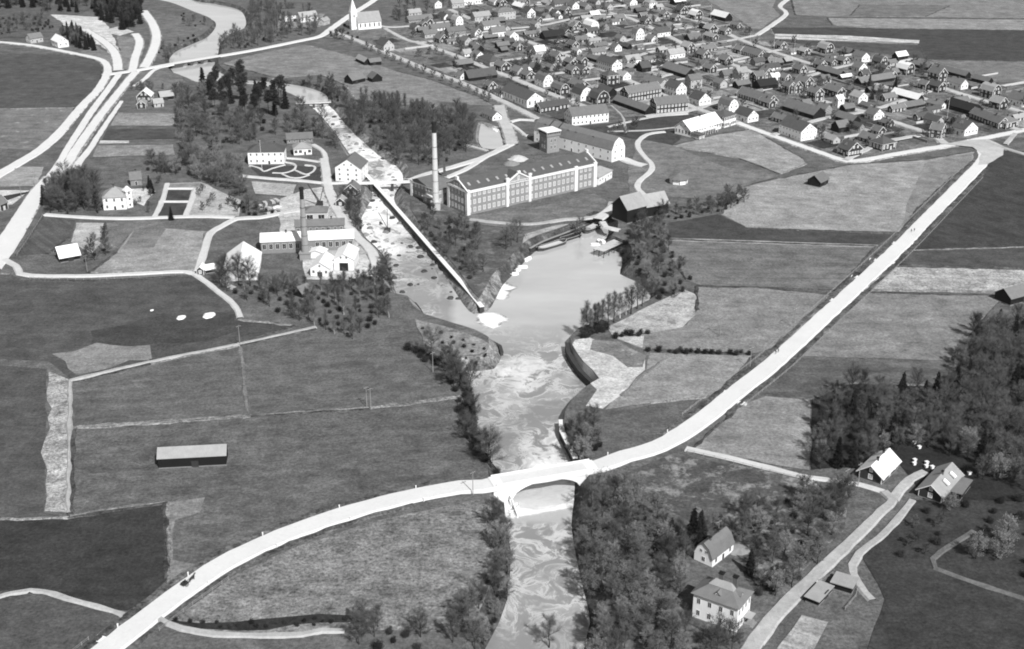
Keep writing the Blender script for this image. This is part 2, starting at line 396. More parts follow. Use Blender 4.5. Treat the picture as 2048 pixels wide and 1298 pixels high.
FLD('pale_yard', 215, [(-260,379),(58,381),(25,408),(-260,445)])
FLD('ditch_side', 62, [(58,383),(82,376),(-260,505),(-260,440)])
FLD('kitchen_garden', 88, [(84,432),(152,440),(142,472),(95,508),(34,512)], stripe=.5, ang=.9)
FLD('bare_plot', 192, [(152,446),(212,446),(205,480),(186,508),(143,484)])
FLD('rough_slope', 108, [(212,446),(285,440),(330,445),(262,465),(230,500),(186,508),(205,480)], blotch=.3)
FLD('sown_field', 156, [(268,460),(330,456),(412,463),(397,541),(178,546),(232,505)], stripe=.12)
FLD('grass_plot', 118, [(268,460),(332,456),(308,494),(244,498)])
FLD('villa_yard', 222, [(262,378),(300,376),(308,383),(288,412),(264,402)], jit=1)
FLD('garden_ground', 188, [(332,367),(402,364),(480,400),(478,432),(308,433)])
FLD('garden_bed', 74, [(335,380),(383,380),(377,402),(324,402)], jit=.15)
FLD('garden_bed', 72, [(321,406),(375,406),(368,432),(310,432)], jit=.15)
FLD('garden_bed', 132, [(336,368),(400,366),(410,374),(334,375)], jit=.15)
FLD('big_meadow', 84, [(-260,545),(20,548),(50,562),(200,562),(380,551),(425,582),(460,612),(478,640),(590,652),(475,687),(300,722),(142,760),(98,722),(-260,705)], var=.4, fine=.3, stripe=.15, ang=.05, per=3)
FLD('meadow_dark', 74, [(180,660),(330,632),(470,628),(470,640),(560,645),(400,680),(200,705)], jit=2.5)
FLD('meadow_pale', 132, [(108,712),(190,690),(300,690),(300,716),(145,752)], jit=3, blotch=.5, bg_=160)
FLD('mid_meadow', 98, [(146,765),(300,728),(480,691),(632,658),(700,682),(800,706),(862,717),(905,748),(920,792),(740,815),(500,830),(147,854)], var=.35, stripe=.2, ang=-.15, per=3)
FLD('barn_meadow', 95, [(147,858),(500,833),(740,818),(918,796),(922,872),(962,908),(988,938),(960,962),(760,998),(600,1048),(500,1088),(420,1130),(338,1160),(334,1006),(142,1032)], var=.45, fine=.35, blotch=.22, bg_=135, stripe=.18, ang=-.12, per=3)
FLD('marsh_edge', 122, [(335,1005),(410,995),(400,1025),(352,1040),(345,1120),(400,1130),(330,1175),(332,1090)], jit=1.5, blotch=.6, bg_=150)
FLD('dark_plough', 64, [(-260,1045),(135,1036),(330,1006),(334,1160),(300,1192),(255,1222),(236,1222),(85,1182),(-260,1196)], var=.3)
FLD('west_field', 84, [(-260,712),(92,738),(92,830),(88,1025),(130,1032),(-260,1044)], var=.3)
FLD('reed_strip', 172, [(97,742),(138,760),(141,860),(138,950),(137,1026),(90,1022),(95,940),(88,905),(101,835),(92,785)], stripe=.4, ang=-.6, per=5, blotch=.4, bg_=110, fine=.5, jit=1.2)
FLD('near_meadow', 84, [(-260,1203),(50,1190),(90,1190),(242,1228),(140,1320),(-260,1400)], var=.4)
FLD('river_meadow', 116, [(345,1236),(475,1148),(600,1092),(740,1045),(950,1000),(985,1000),(1003,1060),(1003,1150),(975,1225),(900,1262),(690,1262),(430,1270)], var=.5, fine=.5, blotch=.35, bg_=150, ss=.06)
FLD('lower_meadow', 96, [(300,1258),(420,1274),(690,1268),(900,1268),(960,1300),(930,1420),(120,1420)], var=.4, blotch=.3, bg_=140)
FLD('ditch_reeds', 58, [(335,1236),(470,1248),(640,1228),(715,1232),(720,1245),(640,1250),(480,1262),(400,1258)], jit=1.2)
FLD('ditch_bank', 150, [(370,1254),(480,1262),(650,1252),(715,1245),(700,1262),(600,1270),(440,1268)], jit=1, blotch=.8, bg_=70)
FLD('barn_field', 160, [(1482,376),(1560,357),(1700,330),(1850,320),(1948,303),(1945,322),(1892,366),(1832,422),(1800,466),(1600,461),(1490,453),(1440,428)], stripe=.1, ang=.2)
FLD('corner_field', 130, [(1850,326),(1946,306),(1940,325),(1815,440),(1800,466),(1815,405)], var=.2)
FLD('dark_strip', 76, [(1338,446),(1434,429),(1496,456),(1792,468),(1757,489),(1340,475)])
FLD('stripe_field', 108, [(1330,479),(1752,493),(1672,581),(1405,572),(1372,560),(1345,520)], stripe=.45, ang=.02, per=4)
FLD('baulk', 165, [(1336,476),(1757,490),(1752,496),(1336,482)], jit=.4)
FLD('pool_field', 134, [(1393,573),(1520,576),(1666,590),(1565,690),(1508,708),(1290,700),(1235,678),(1320,664),(1372,650),(1396,620)], stripe=.15)
FLD('sand_corner', 205, [(1224,675),(1288,672),(1284,696)])
FLD('road_field', 146, [(1300,706),(1508,712),(1433,792),(1300,806),(1210,820),(1245,785),(1290,742)])
FLD('thicket_field', 94, [(1178,832),(1300,812),(1418,802),(1380,856),(1330,886),(1222,912),(1180,920)], blotch=.2, bg_=130)
FLD('river_sand', 214, [(1150,680),(1180,676),(1215,690),(1290,715),(1290,740),(1245,785),(1205,818),(1170,812),(1192,780),(1160,745),(1136,705)], blotch=.4, bg_=150, jit=1)
FLD('sand_scrub', 118, [(1185,680),(1235,685),(1292,712),(1285,735),(1255,735),(1225,712),(1180,700)], blotch=.4, jit=1)
FLD('shore_sand', 190, [(1215,655),(1260,635),(1300,612),(1370,580),(1392,590),(1390,630),(1365,655),(1310,667),(1225,672)], blotch=.6, bg_=120, jit=1)
FLD('wedge_field', 138, [(1382,902),(1480,812),(1532,793),(1622,800),(1619,941),(1540,930)], stripe=.1)
FLD('fallow', 92, [(1503,790),(1592,720),(1900,726),(1890,772),(1700,766),(1622,796),(1540,788)], stripe=.4, per=5, ang=.05)
FLD('east_field', 126, [(1602,712),(1722,586),(2010,592),(1965,640),(1902,722)], stripe=.12)
FLD('stubble_strip', 172, [(1726,580),(1782,534),(2330,547),(2330,592)], stripe=.25, ang=.05, fine=.45)
FLD('east_plough', 70, [(1792,528),(1962,335),(2010,302),(2330,315),(2330,545)], stripe=.15, ang=1.0)
FLD('east_plough', 82, [(1806,502),(2330,486),(2330,545),(1792,529)], stripe=.2)
FLD('bare_patch', 84, [(1243,948),(1342,910),(1540,942),(1600,957),(1640,986),(1700,978),(1690,1062),(1560,1180),(1400,1052),(1300,1002)], blotch=.75, bg_=175)
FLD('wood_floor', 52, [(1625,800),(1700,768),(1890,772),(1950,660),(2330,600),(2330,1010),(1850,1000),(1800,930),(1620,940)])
FLD('east_hill', 66, [(1850,1002),(2330,1005),(2330,1420),(1690,1420),(1770,1200),(1722,1110),(1830,1000)], var=.3)
FLD('garden_grass', 96, [(1165,1090),(1300,1010),(1400,1060),(1560,1185),(1530,1270),(1500,1420),(1180,1420),(1185,1240)], blotch=.25, bg_=140)
FLD('mill_meadow', 126, [(445,128),(520,107),(610,90),(700,112),(790,142),(862,160),(940,188),(985,210),(988,236),(905,236),(830,214),(715,200),(690,170),(640,150),(560,158),(530,150)], stripe=.15, ang=.25)
FLD('mill_meadow_dark', 96, [(880,205),(985,212),(988,238),(920,245),(860,225)], jit=3)
FLD('far_plough', 74, [(1540,56),(1700,56),(2330,66),(2330,128),(1852,119),(1838,88),(1548,72)])
FLD('far_plough', 80, [(1550,78),(1838,90),(1852,120),(1700,106),(1560,92)])
FLD('far_stubble', 212, [(1550,68),(1700,72),(1840,81),(1838,88),(1700,83),(1550,78)], fine=.35)
FLD('far_grass', 148, [(1655,36),(2330,42),(2330,64),(1745,57),(1665,50)], stripe=.2)
FLD('far_upland', 124, [(1575,-30),(2330,-30),(2330,40),(1645,34),(1590,30)], stripe=.2)
FLD('far_upland', 108, [(1720,10),(1900,12),(1850,34),(1700,33)])
FLD('far_slope', 112, [(1838,120),(2330,130),(2330,160),(1962,166),(1850,140)], stripe=.2)
FLD('far_meadow', 130, [(1360,-20),(1560,-20),(1545,15),(1560,30),(1520,60),(1450,50),(1400,15)])
FLD('plot', 152, [(237,226),(350,228),(348,252),(220,252)], jit=.3)
FLD('plot', 82, [(214,258),(350,258),(352,278),(204,280)], stripe=.3)
FLD('plot', 210, [(200,282),(258,282),(258,287),(198,288)])
FLD('plot', 140, [(195,292),(345,290),(350,310),(185,315)], blotch=.3)
FLD('sports_ground', 158, [(1347,292),(1430,270),(1500,260),(1530,274),(1605,318),(1612,328),(1560,348),(1480,318)], jit=.3)
FLD('kiosk_green', 112, [(1285,275),(1345,292),(1450,335),(1560,352),(1480,376),(1440,400),(1260,392),(1255,340)], blotch=.4, bg_=150)
FLD('school_green', 74, [(1140,255),(1215,248),(1300,235),(1390,230),(1370,262),(1360,280),(1345,290),(1280,280),(1240,272)])
FLD('mill_lawn', 108, [(905,420),(935,432),(1060,418),(1190,388),(1212,402),(1205,428),(1130,440),(1050,462),(960,450)], blotch=.4, bg_=140)
FLD('quay', 175, [(1050,470),(1110,452),(1190,440),(1190,446),(1130,474),(1062,506),(1040,500)], blotch=.3, bg_=120)
FLD('island_ground', 90, [(820,400),(900,425),(960,450),(1050,470),(1040,505),(1000,560),(960,610),(930,600),(880,530),(830,470)], blotch=.6, bg_=150)
FLD('park_lawn', 74, [(500,330),(652,335),(646,366),(520,356)])
FLD('mill_pond_yard', 182, [(503,363),(592,370),(586,394),(512,388)])
FLD('works_yard', 205, [(560,398),(612,380),(664,372),(690,420),(735,492),(748,545),(700,562),(610,560),(600,500),(560,470)], blotch=.3, bg_=120)
FLD('gravel_bar', 150, [(830,640),(900,655),(965,680),(1000,705),(985,735),(938,738),(900,712),(850,690)], blotch=.7, bg_=90)
FLD('sand_pit', 222, [(93,24),(150,32),(200,35),(215,52),(236,95),(240,140),(228,140),(222,108),(190,85),(155,62),(128,50)], jit=1.5)
FLD('sand_pit', 210, [(212,60),(240,52),(268,64),(240,72),(218,68)], jit=1)
FLD('hill_field', 120, [(185,88),(222,112),(230,142),(208,140),(205,122),(160,106)], jit=1)
FLD('hill_field', 125, [(232,72),(268,76),(266,138),(243,140),(240,100)], jit=1)
FLD('hill_field', 104, [(300,20),(420,48),(430,62),(340,100),(320,122),(305,110),(318,75)], jit=2, blotch=.3, bg_=160)
FLD('embankment', 108, [(262,150),(345,132),(372,165),(330,182),(270,185)], jit=1)
FLD('rough_west', 92, [(-260,-30),(300,-30),(150,30),(95,30),(60,75),(-260,82)], jit=2, var=.5)
FLD('churchyard', 108, [(645,75),(700,60),(800,50),(830,80),(780,100),(720,84)], blotch=.3)
FLD('old_yard', 140, [(560,30),(650,28),(640,55),(555,58)], blotch=.2)
FLD('board_yard', 168, [(1535,1325),(1603,1232),(1656,1246),(1628,1300),(1605,1335)], stripe=.5, ang=.5, per=1.2, jit=.3)
FLD('town_ground', 104, [(720,85),(830,40),(900,0),(1000,-20),(1380,-20),(1480,40),(1530,80),(1860,120),(2000,170),(2330,200),(2330,255),(1960,285),(1700,320),(1660,310),(1480,245),(1380,225),(1140,245),(1080,230),(960,175)], var=.6, fine=.5, blotch=.35, bg_=165, ss=.09)
# ------------------------------------------------------------------ roads
ZT = ZL[0]; ZL[0] += .13
ROAD = land('road_gravel', 247, .06, .025); LANE = land('lane_gravel', 230, .12, .06); TRACK = land('track_gravel', 190, .25, .12); STREET = land('street_gravel', 208, .2, .1)
ROADS = []
def ribbon(name, px, wd, mat, z=None, step=4.0, wob=0.2, label=None, w1=None, zz=None, world=False, wf=None):
    P = [Vector(p) for p in px] if world else [G(x, y) for x, y in px]
    C = catmull(P, step); n = len(C); V = []; Fs = []
    if z is None: ZL[0] += 0.004; z = ZL[0] + 0.02
    for i, c in enumerate(C):
        d = C[min(i + 1, n - 1)] - C[max(i - 1, 0)]; d.z = 0; d.normalize(); s = Vector((-d.y, d.x, 0))
        ww = (wd if w1 is None else wd + (w1 - wd) * i / (n - 1)) * (wf(c) if wf else 1)
        a = c + s * (ww / 2 + random.uniform(-wob, wob)); b = c - s * (ww / 2 + random.uniform(-wob, wob))
        h = z + (zz(c) if zz else 0)
        V += [(a.x + s.x * .5, a.y + s.y * .5, -.02), (a.x, a.y, h), (b.x, b.y, h), (b.x - s.x * .5, b.y - s.y * .5, -.02)]
    for i in range(n - 1):
        k = 4 * i
        for j in range(3): Fs.append((k + j, k + 4 + j, k + 5 + j, k + 1 + j))
    me = bpy.data.meshes.new(name); me.from_pydata(V, [], [f[::-1] for f in Fs]); me.update()
    ROADS.append((npoly(C), wd / 2)); return struct(ob(name, me, [mat])), C
EDGEM = [land('margin_dark', 78, .5, .5, blotch=.45, bg_=125), land('margin_pale', 128, .5, .5, blotch=.4, bg_=70)]
for E_ in EDGES:
    for a_, b_ in zip(E_, E_[1:] + E_[:1]):
        if (b_ - a_).length < 25 or random.random() < .18: continue
        mm = [a_.lerp(b_, t_) + Vector((random.uniform(-.4, .4), random.uniform(-.4, .4), 0)) for t_ in (0, .25, .5, .75, 1)]
        q_ = npoly(mm)
        if inside(q_, OFF).any(): continue
        ribbon('field_margin', mm, random.uniform(.5, 1.1), EDGEM[0 if random.random() < .65 else 1], z=ZT + .02 + len(bpy.data.objects) % 400 * .00012, world=True, wob=.55, step=3.0); ROADS.pop()
for L in ([(147,857),(350,842),(500,831),(740,816)], [(140,1033),(230,1018),(330,1005)], [(480,694),(487,760),(497,830)], [(1240,792),(1330,720),(1400,712)]):
    ribbon('worn_track', L, .6, land('worn_line', 116, .4, .4, blotch=.5, bg_=90), wob=.45); ROADS.pop()
BR0, BR1 = G(1010, 962, 1.0), G(1163, 936, 1.0)       # centre line of the river bridge
def hump(c):
    d = min((Vector((c.x, c.y, 1)) - BR0).length, (Vector((c.x, c.y, 1)) - BR1).length); L = (BR1 - BR0).length
    m = (Vector((c.x, c.y, 1)) - (BR0 + BR1) / 2).length
    return 1.0 if m < L / 2 else max(0.0, 1.0 - (m - L / 2) / 22.0) ** 1.0
MAIN1 = [(150,1350),(218,1296),(300,1232),(372,1178),(450,1127),(540,1083),(640,1045),(740,1014),(840,990),(920,976)]
MAIN2 = [(1250,914),(1295,902),(1340,882),(1400,843),(1450,803),(1500,764),(1536,736),(1580,697),(1630,650),(1715,573),(1798,495),(1880,412),(1930,361),(1964,325),(1968,308),(1955,292),(1935,283)]
bd = (BR1 - BR0).normalized()
mainP = [G(*p) for p in MAIN1] + [BR0 - bd * 8, BR0, BR1, BR1 + bd * 6] + [G(*p) for p in MAIN2]
for p in mainP: p.z = 0
_, MAINC = ribbon('road', mainP, 7.2, ROAD, z=ZT + .3, zz=hump, world=True, wf=lambda c: 1.0 - .2 * hump(c))
ribbon('road', [(2120,244),(2048,261),(1961,279),(1911,289),(1811,306),(1711,323),(1676,318),(1640,306),(1536,269),(1475,246),(1440,228)], 5.5, ROAD, w1=4.5)
ribbon('road', [(205,151),(280,140),(345,128),(430,114),(512,100),(600,82),(640,73),(662,58),(700,31),(740,6),(775,-20)], 5.5, ROAD)
ribbon('road', [(-40,84),(0,85),(60,91),(100,98),(160,110),(198,119),(213,130),(214,148),(196,180),(165,212),(120,265),(78,302),(40,325),(-30,366)], 4.5, ROAD, w1=7)
ribbon('road', [(238,148),(215,180),(179,229),(134,300),(122,322),(100,352),(85,372)], 4.0, ROAD)
ribbon('road', [(272,144),(250,170),(203,229),(152,300),(140,322),(118,345),(95,368)], 5.6, ROAD)
ribbon('road', [(104,354),(78,384),(50,428),(18,480),(-25,540)], 8.5, ROAD, w1=12)
ribbon('road', [(345,130),(310,140),(290,158),(268,174)], 3.2, ROAD)
ribbon('road', [(243,203),(225,229),(200,266),(178,300),(160,322),(150,340)], 2.0, ROAD, w1=3.6)
ribbon('road', [(236,142),(234,120),(225,100),(205,82),(170,60)], 6.5, ROAD)
ribbon('road', [(264,144),(271,115),(279,85),(270,68)], 6.0, ROAD)
ribbon('road', [(288,136),(305,105),(313,75),(305,48),(287,22)], 7.0, ROAD)
ribbon('lane', [(8,520),(32,532),(40,548),(60,552),(150,553),(260,549),(370,544),(400,556),(430,578),(458,600),(475,620),(480,637)], 3.0, LANE, w1=2.0)
LANE2 = land('lane_worn', 192, .25, .12)
ribbon('lane', [(1372,898),(1450,915),(1540,937),(1600,953),(1660,961),(1720,970),(1768,984)], 2.6, LANE, w1=1.6)
ribbon('lane', [(1768,984),(1786,1000),(1762,1024),(1710,1076),(1640,1142),(1575,1206),(1540,1245),(1500,1300),(1470,1350)], 2.6, LANE2, w1=4.6)
ribbon('lane', [(1785,1000),(1800,980),(1820,960),(1850,945)], 3.0, LANE2); ribbon('lane', [(1600,953),(1625,968),(1640,982)], 1.6, LANE2)
ribbon('track', [(1825,1002),(1790,1045),(1757,1078),(1718,1108),(1704,1132),(1713,1163),(1744,1202)], 2.0, TRACK)
ribbon('track', [(1948,1064),(1905,1090),(1864,1120),(1870,1138),(1911,1153),(1974,1175),(2090,1212)], 1.4, land('worn_grass', 105, .2, .2))
ribbon('lane', [(-30,1202),(20,1188),(60,1183),(88,1184),(165,1206),(250,1230)], 1.4, TRACK, wob=.3)
ribbon('lane', [(316,1238),(365,1257),(430,1270),(520,1273),(605,1270),(645,1262),(690,1263)], 1.5, TRACK, wob=.3)
ribbon('dike_path', [(140,762),(300,725),(475,690),(575,668),(632,655)], 1.4, TRACK)
ribbon('path', [(140,762),(139,860),(137,1028)], .9, TRACK, wob=.35)
ribbon('lane', [(395,545),(401,525),(412,490),(420,468),(445,452),(475,438),(520,436),(560,428),(610,420)], 3.2, LANE)
ribbon('lane', [(410,535),(432,530),(440,560),(470,578)], 2.0, TRACK)
ribbon('lane', [(648,318),(652,345),(655,368),(660,390),(680,430),(710,470),(740,500),(752,530),(745,555)], 4.5, LANE)
ribbon('lane', [(480,352),(530,357),(600,362),(652,367),(700,366)], 2.5, LANE)
ribbon('lane', [(626,290),(645,302),(652,320)], 2.5, LANE)
ribbon('path', [(570,317),(600,319),(648,326)], 1.6, LANE)
for L in ([(500,332),(520,338),(528,344),(545,338),(570,331)], [(570,325),(590,330),(588,340),(570,347),(545,347)], [(588,340),(612,350),(628,342),(628,334),(610,331)], [(560,347),(580,356),(600,357),(618,351)]):
    ribbon('garden_path', L, .9, LANE, step=2)
ribbon('lane', [(90,430),(130,433),(200,437),(260,438),(320,436),(372,434),(420,434),(470,436)], 2.5, LANE)
ribbon('garden_path', [(334,368),(325,400),(308,436)], 2.2, LANE); ribbon('garden_path', [(330,378),(388,378)], 1.2, LANE); ribbon('garden_path', [(318,404),(388,404)], 1.2, LANE); ribbon('garden_path', [(392,378),(370,434)], 2.2, LANE)
ribbon('lane', [(820,362),(850,350),(905,335),(960,318),(1000,300),(1030,285)], 4.0, LANE)
ribbon('lane', [(870,365),(930,340),(965,318),(1005,296)], 3.0, LANE)
ribbon('street', [(998,212),(1004,235),(1016,262),(1024,290)], 7.0, STREET)
ribbon('lane', [(1020,245),(1040,240),(1070,242)], 2.5, LANE); ribbon('lane', [(1020,248),(1040,262),(1052,272),(1066,270)], 2.0, LANE)
ribbon('lane', [(1330,265),(1295,270),(1275,288),(1285,310),(1303,330),(1300,345),(1280,362),(1275,376),(1290,392),(1310,402)], 3.0, LANE)
ribbon('lane', [(1245,318),(1270,328),(1290,333)], 6.0, LANE)
ribbon('path', [(1215,255),(1300,236),(1375,228)], 2.0, STREET); ribbon('path', [(1215,264),(1290,262),(1350,256)], 1.4, TRACK); ribbon('path', [(1222,212),(1245,235),(1252,268)], 1.2, TRACK)
ribbon('lane', [(940,440),(990,446),(1060,450),(1130,440),(1185,436),(1215,420),(1222,405)], 2.6, TRACK)
ribbon('lane', [(1205,445),(1212,455),(1240,462)], 3, LANE); ribbon('lane', [(1195,440),(1215,425),(1230,412)], 5, LANE)
ribbon('lane', [(1590,-10),(1560,12),(1572,28),(1545,50),(1512,72)], 4.0, LANE)
ribbon('lane', [(1962,282),(2010,298),(2080,318)], 3.0, TRACK); ribbon('lane', [(2030,268),(2010,290)], 2.5, TRACK)
sheet('gravel_apron', [(1890,290),(1930,283),(1975,280),(2010,296),(2005,312),(1975,330),(1955,332),(1962,310),(1945,296)], STREET, cut=False)
# town streets
STREETS = [
 [(662,62),(720,84),(787,112),(860,143),(932,170),(1024,213),(1078,240)],
 [(830,84),(900,108),(965,134),(1024,157),(1080,180),(1134,201),(1190,222)],
 [(900,20),(985,58),(1100,100),(1200,138),(1290,176),(1385,215),(1475,246)],
 [(1195,20),(1255,36),(1310,60),(1400,105),(1490,140),(1560,172),(1640,202),(1734,226),(1790,246),(1862,270),(1890,290)],
 [(1340,28),(1400,45),(1500,88),(1600,122),(1690,150),(1780,178),(1870,205),(1960,235),(2040,262)],
 [(1840,160),(1900,182),(1960,200),(2060,230)],
 [(700,40),(775,55),(840,52),(920,60)],
 [(770,58),(830,85),(905,75),(1000,60),(1080,52),(1200,30),(1330,38)],
 [(960,128),(1040,118),(1120,108),(1240,85),(1330,62),(1430,52)],
 [(1024,157),(1100,150),(1220,128),(1330,98),(1440,85),(1510,72)],
 [(1134,201),(1240,180),(1340,150),(1430,130),(1560,100)],
 [(1290,234),(1380,222),(1450,200),(1560,172),(1660,140),(1760,118)],
 [(1545,272),(1640,240),(1740,222),(1840,190),(1920,160)],
 [(1690,322),(1770,285),(1862,270)],
]
for s_ in STREETS: ribbon('street', s_, 5.0 if STREETS.index(s_) < 6 else 3.6, STREET, wob=.4)
# ragged verges where gravel meets grass
VERGE = land('verge_grass', 165, .6, .5, blotch=.6, bg_=95)
for C_, w_ in list(ROADS)[:]:
    if w_ < 2.2 or len(C_) < 6: continue
    P_ = [Vector((x, y, 0)) for x, y in C_]
    for sg in (-1, 1):
        o_ = []
        for i in range(0, len(P_), 2):
            d = P_[min(i + 1, len(P_) - 1)] - P_[max(i - 1, 0)]
            if d.length > 1e-6: d.normalize(); o_.append(P_[i] + Vector((-d.y, d.x, 0)) * sg * (w_ + .35))
        if len(o_) > 3 and not inside(npoly(o_), OFF).any(): ribbon('verge', o_, .9, VERGE, z=ZT + .09, world=True, wob=.5, step=2.5); ROADS.pop()
# ditches and verges beside the main road
DITCH = land('ditch_grass', 84, .6, .6, blotch=.55, bg_=135)
def side(C, off, i0, i1):
    out = []
    for i in range(i0, i1, 3):
        d = C[min(i + 1, len(C) - 1)] - C[max(i - 1, 0)]; d.z = 0; d.normalize(); out.append(Vector((C[i].x - d.y * off, C[i].y + d.x * off, 0)))
    return out
nm = len(MAINC); ib = min(range(nm), key=lambda i: (MAINC[i] - BR0).xy.length); ie = min(range(nm), key=lambda i: (MAINC[i] - BR1).xy.length)
ij = min(range(nm), key=lambda i: abs(PX(MAINC[i])[0] - 1372) + abs(PX(MAINC[i])[1] - 868))
for off, a, b in ((5.6, 0, ib - 4), (-5.4, 4, ib - 4), (5.6, ie + 8, nm - 10), (-5.6, ij + 4, nm - 12)):
    ribbon('ditch', side(MAINC, off, a, b), 1.7, DITCH, z=ZT + .08, world=True, wob=.5)
# ------------------------------------------------------------------ buildings
FOOT = []      # (x, y, radius) of what already stands, so that trees keep clear
U0 = (G(1076, 238) - G(720, 85)).normalized()
TU = math.atan2(U0.y, U0.x)      # direction of the town's long streets
WINM = {}
def win_mesh(w_, h_, kind):
    """window: casing, glass and glazing bars; kind 0 = dark glass in a thin casing, 1 = pale glass in a broad casing"""
    k = (round(w_, 2), round(h_, 2), kind)
    if k not in WINM:
        m = MB(); e = 0.10 if kind == 0 else 0.20
        m.box(-w_/2-e, w_/2+e, -.05, .06, -h_/2-e, -h_/2); m.box(-w_/2-e, w_/2+e, -.05, .06, h_/2, h_/2+e)
        m.box(-w_/2-e, -w_/2, -.05, .06, -h_/2, h_/2); m.box(w_/2, w_/2+e, -.05, .06, -h_/2, h_/2)
        m.box(-.035, .035, -.05, .05, -h_/2, h_/2)
        m.box(-w_/2, w_/2, -.05, .02, -h_/2, h_/2, 1)
        me = m.mesh('window'); me.materials.append(TRIM); me.materials.append(PANE if kind == 0 else PANEL); WINM[k] = me
    return WINM[k]
DOORM = {}
def door_mesh(w_, h_, mat, tm=None):
    k = (w_, h_, mat.name, tm is None)
    if k not in DOORM:
        m = MB(); m.box(-w_/2, w_/2, -.05, .08, 0, h_); m.box(-w_/2-.12, -w_/2, -.05, .12, 0, h_+.12, 1); m.box(w_/2, w_/2+.12, -.05, .12, 0, h_+.12, 1); m.box(-w_/2, w_/2, -.05, .12, h_, h_+.12, 1)
        me = m.mesh('door'); me.materials.append(mat); me.materials.append(tm or TRIM); DOORM[k] = me
    return DOORM[k]
def roof_profile(W, h, kind, rise, ov):
    """upper line of the roof from one eave to the other as (y, z), eaves hung ov outside the wall"""
    if kind == 'm':
        a = W / 2; k1, z1 = a * .62, h + rise * .66
        s = (z1 - h) / (a - k1)
        return [(-a - ov * .5, h - s * ov * .5), (-k1, z1), (0, h + rise), (k1, z1), (a + ov * .5, h - s * ov * .5)]
    if kind == 'c':    # rounded barn roof
        out = []
        for i in range(9):
            t = math.pi * i / 8; out.append((-(W / 2 + ov) * math.cos(t), h - .2 + rise * math.sin(t) ** .9))
        return out
    s = rise / (W / 2)
    return [(-W/2 - ov, h - s * ov), (0, h + rise), (W/2 + ov, h - s * ov)]
CHM = {}
def chim_mesh(hh, mat=None):
    k = round(hh, 1)
    if k not in CHM:
        m = MB(); m.box(-.4, .4, -.35, .35, -1.2, hh); m.box(-.5, .5, -.45, .45, hh, hh + .18, 1); m.box(-.25, .25, -.2, .2, hh + .18, hh + .34, 1)
        me = m.mesh('chimney'); me.materials.append(BRICKD); me.materials.append(SOOT); CHM[k] = me
    return CHM[k]
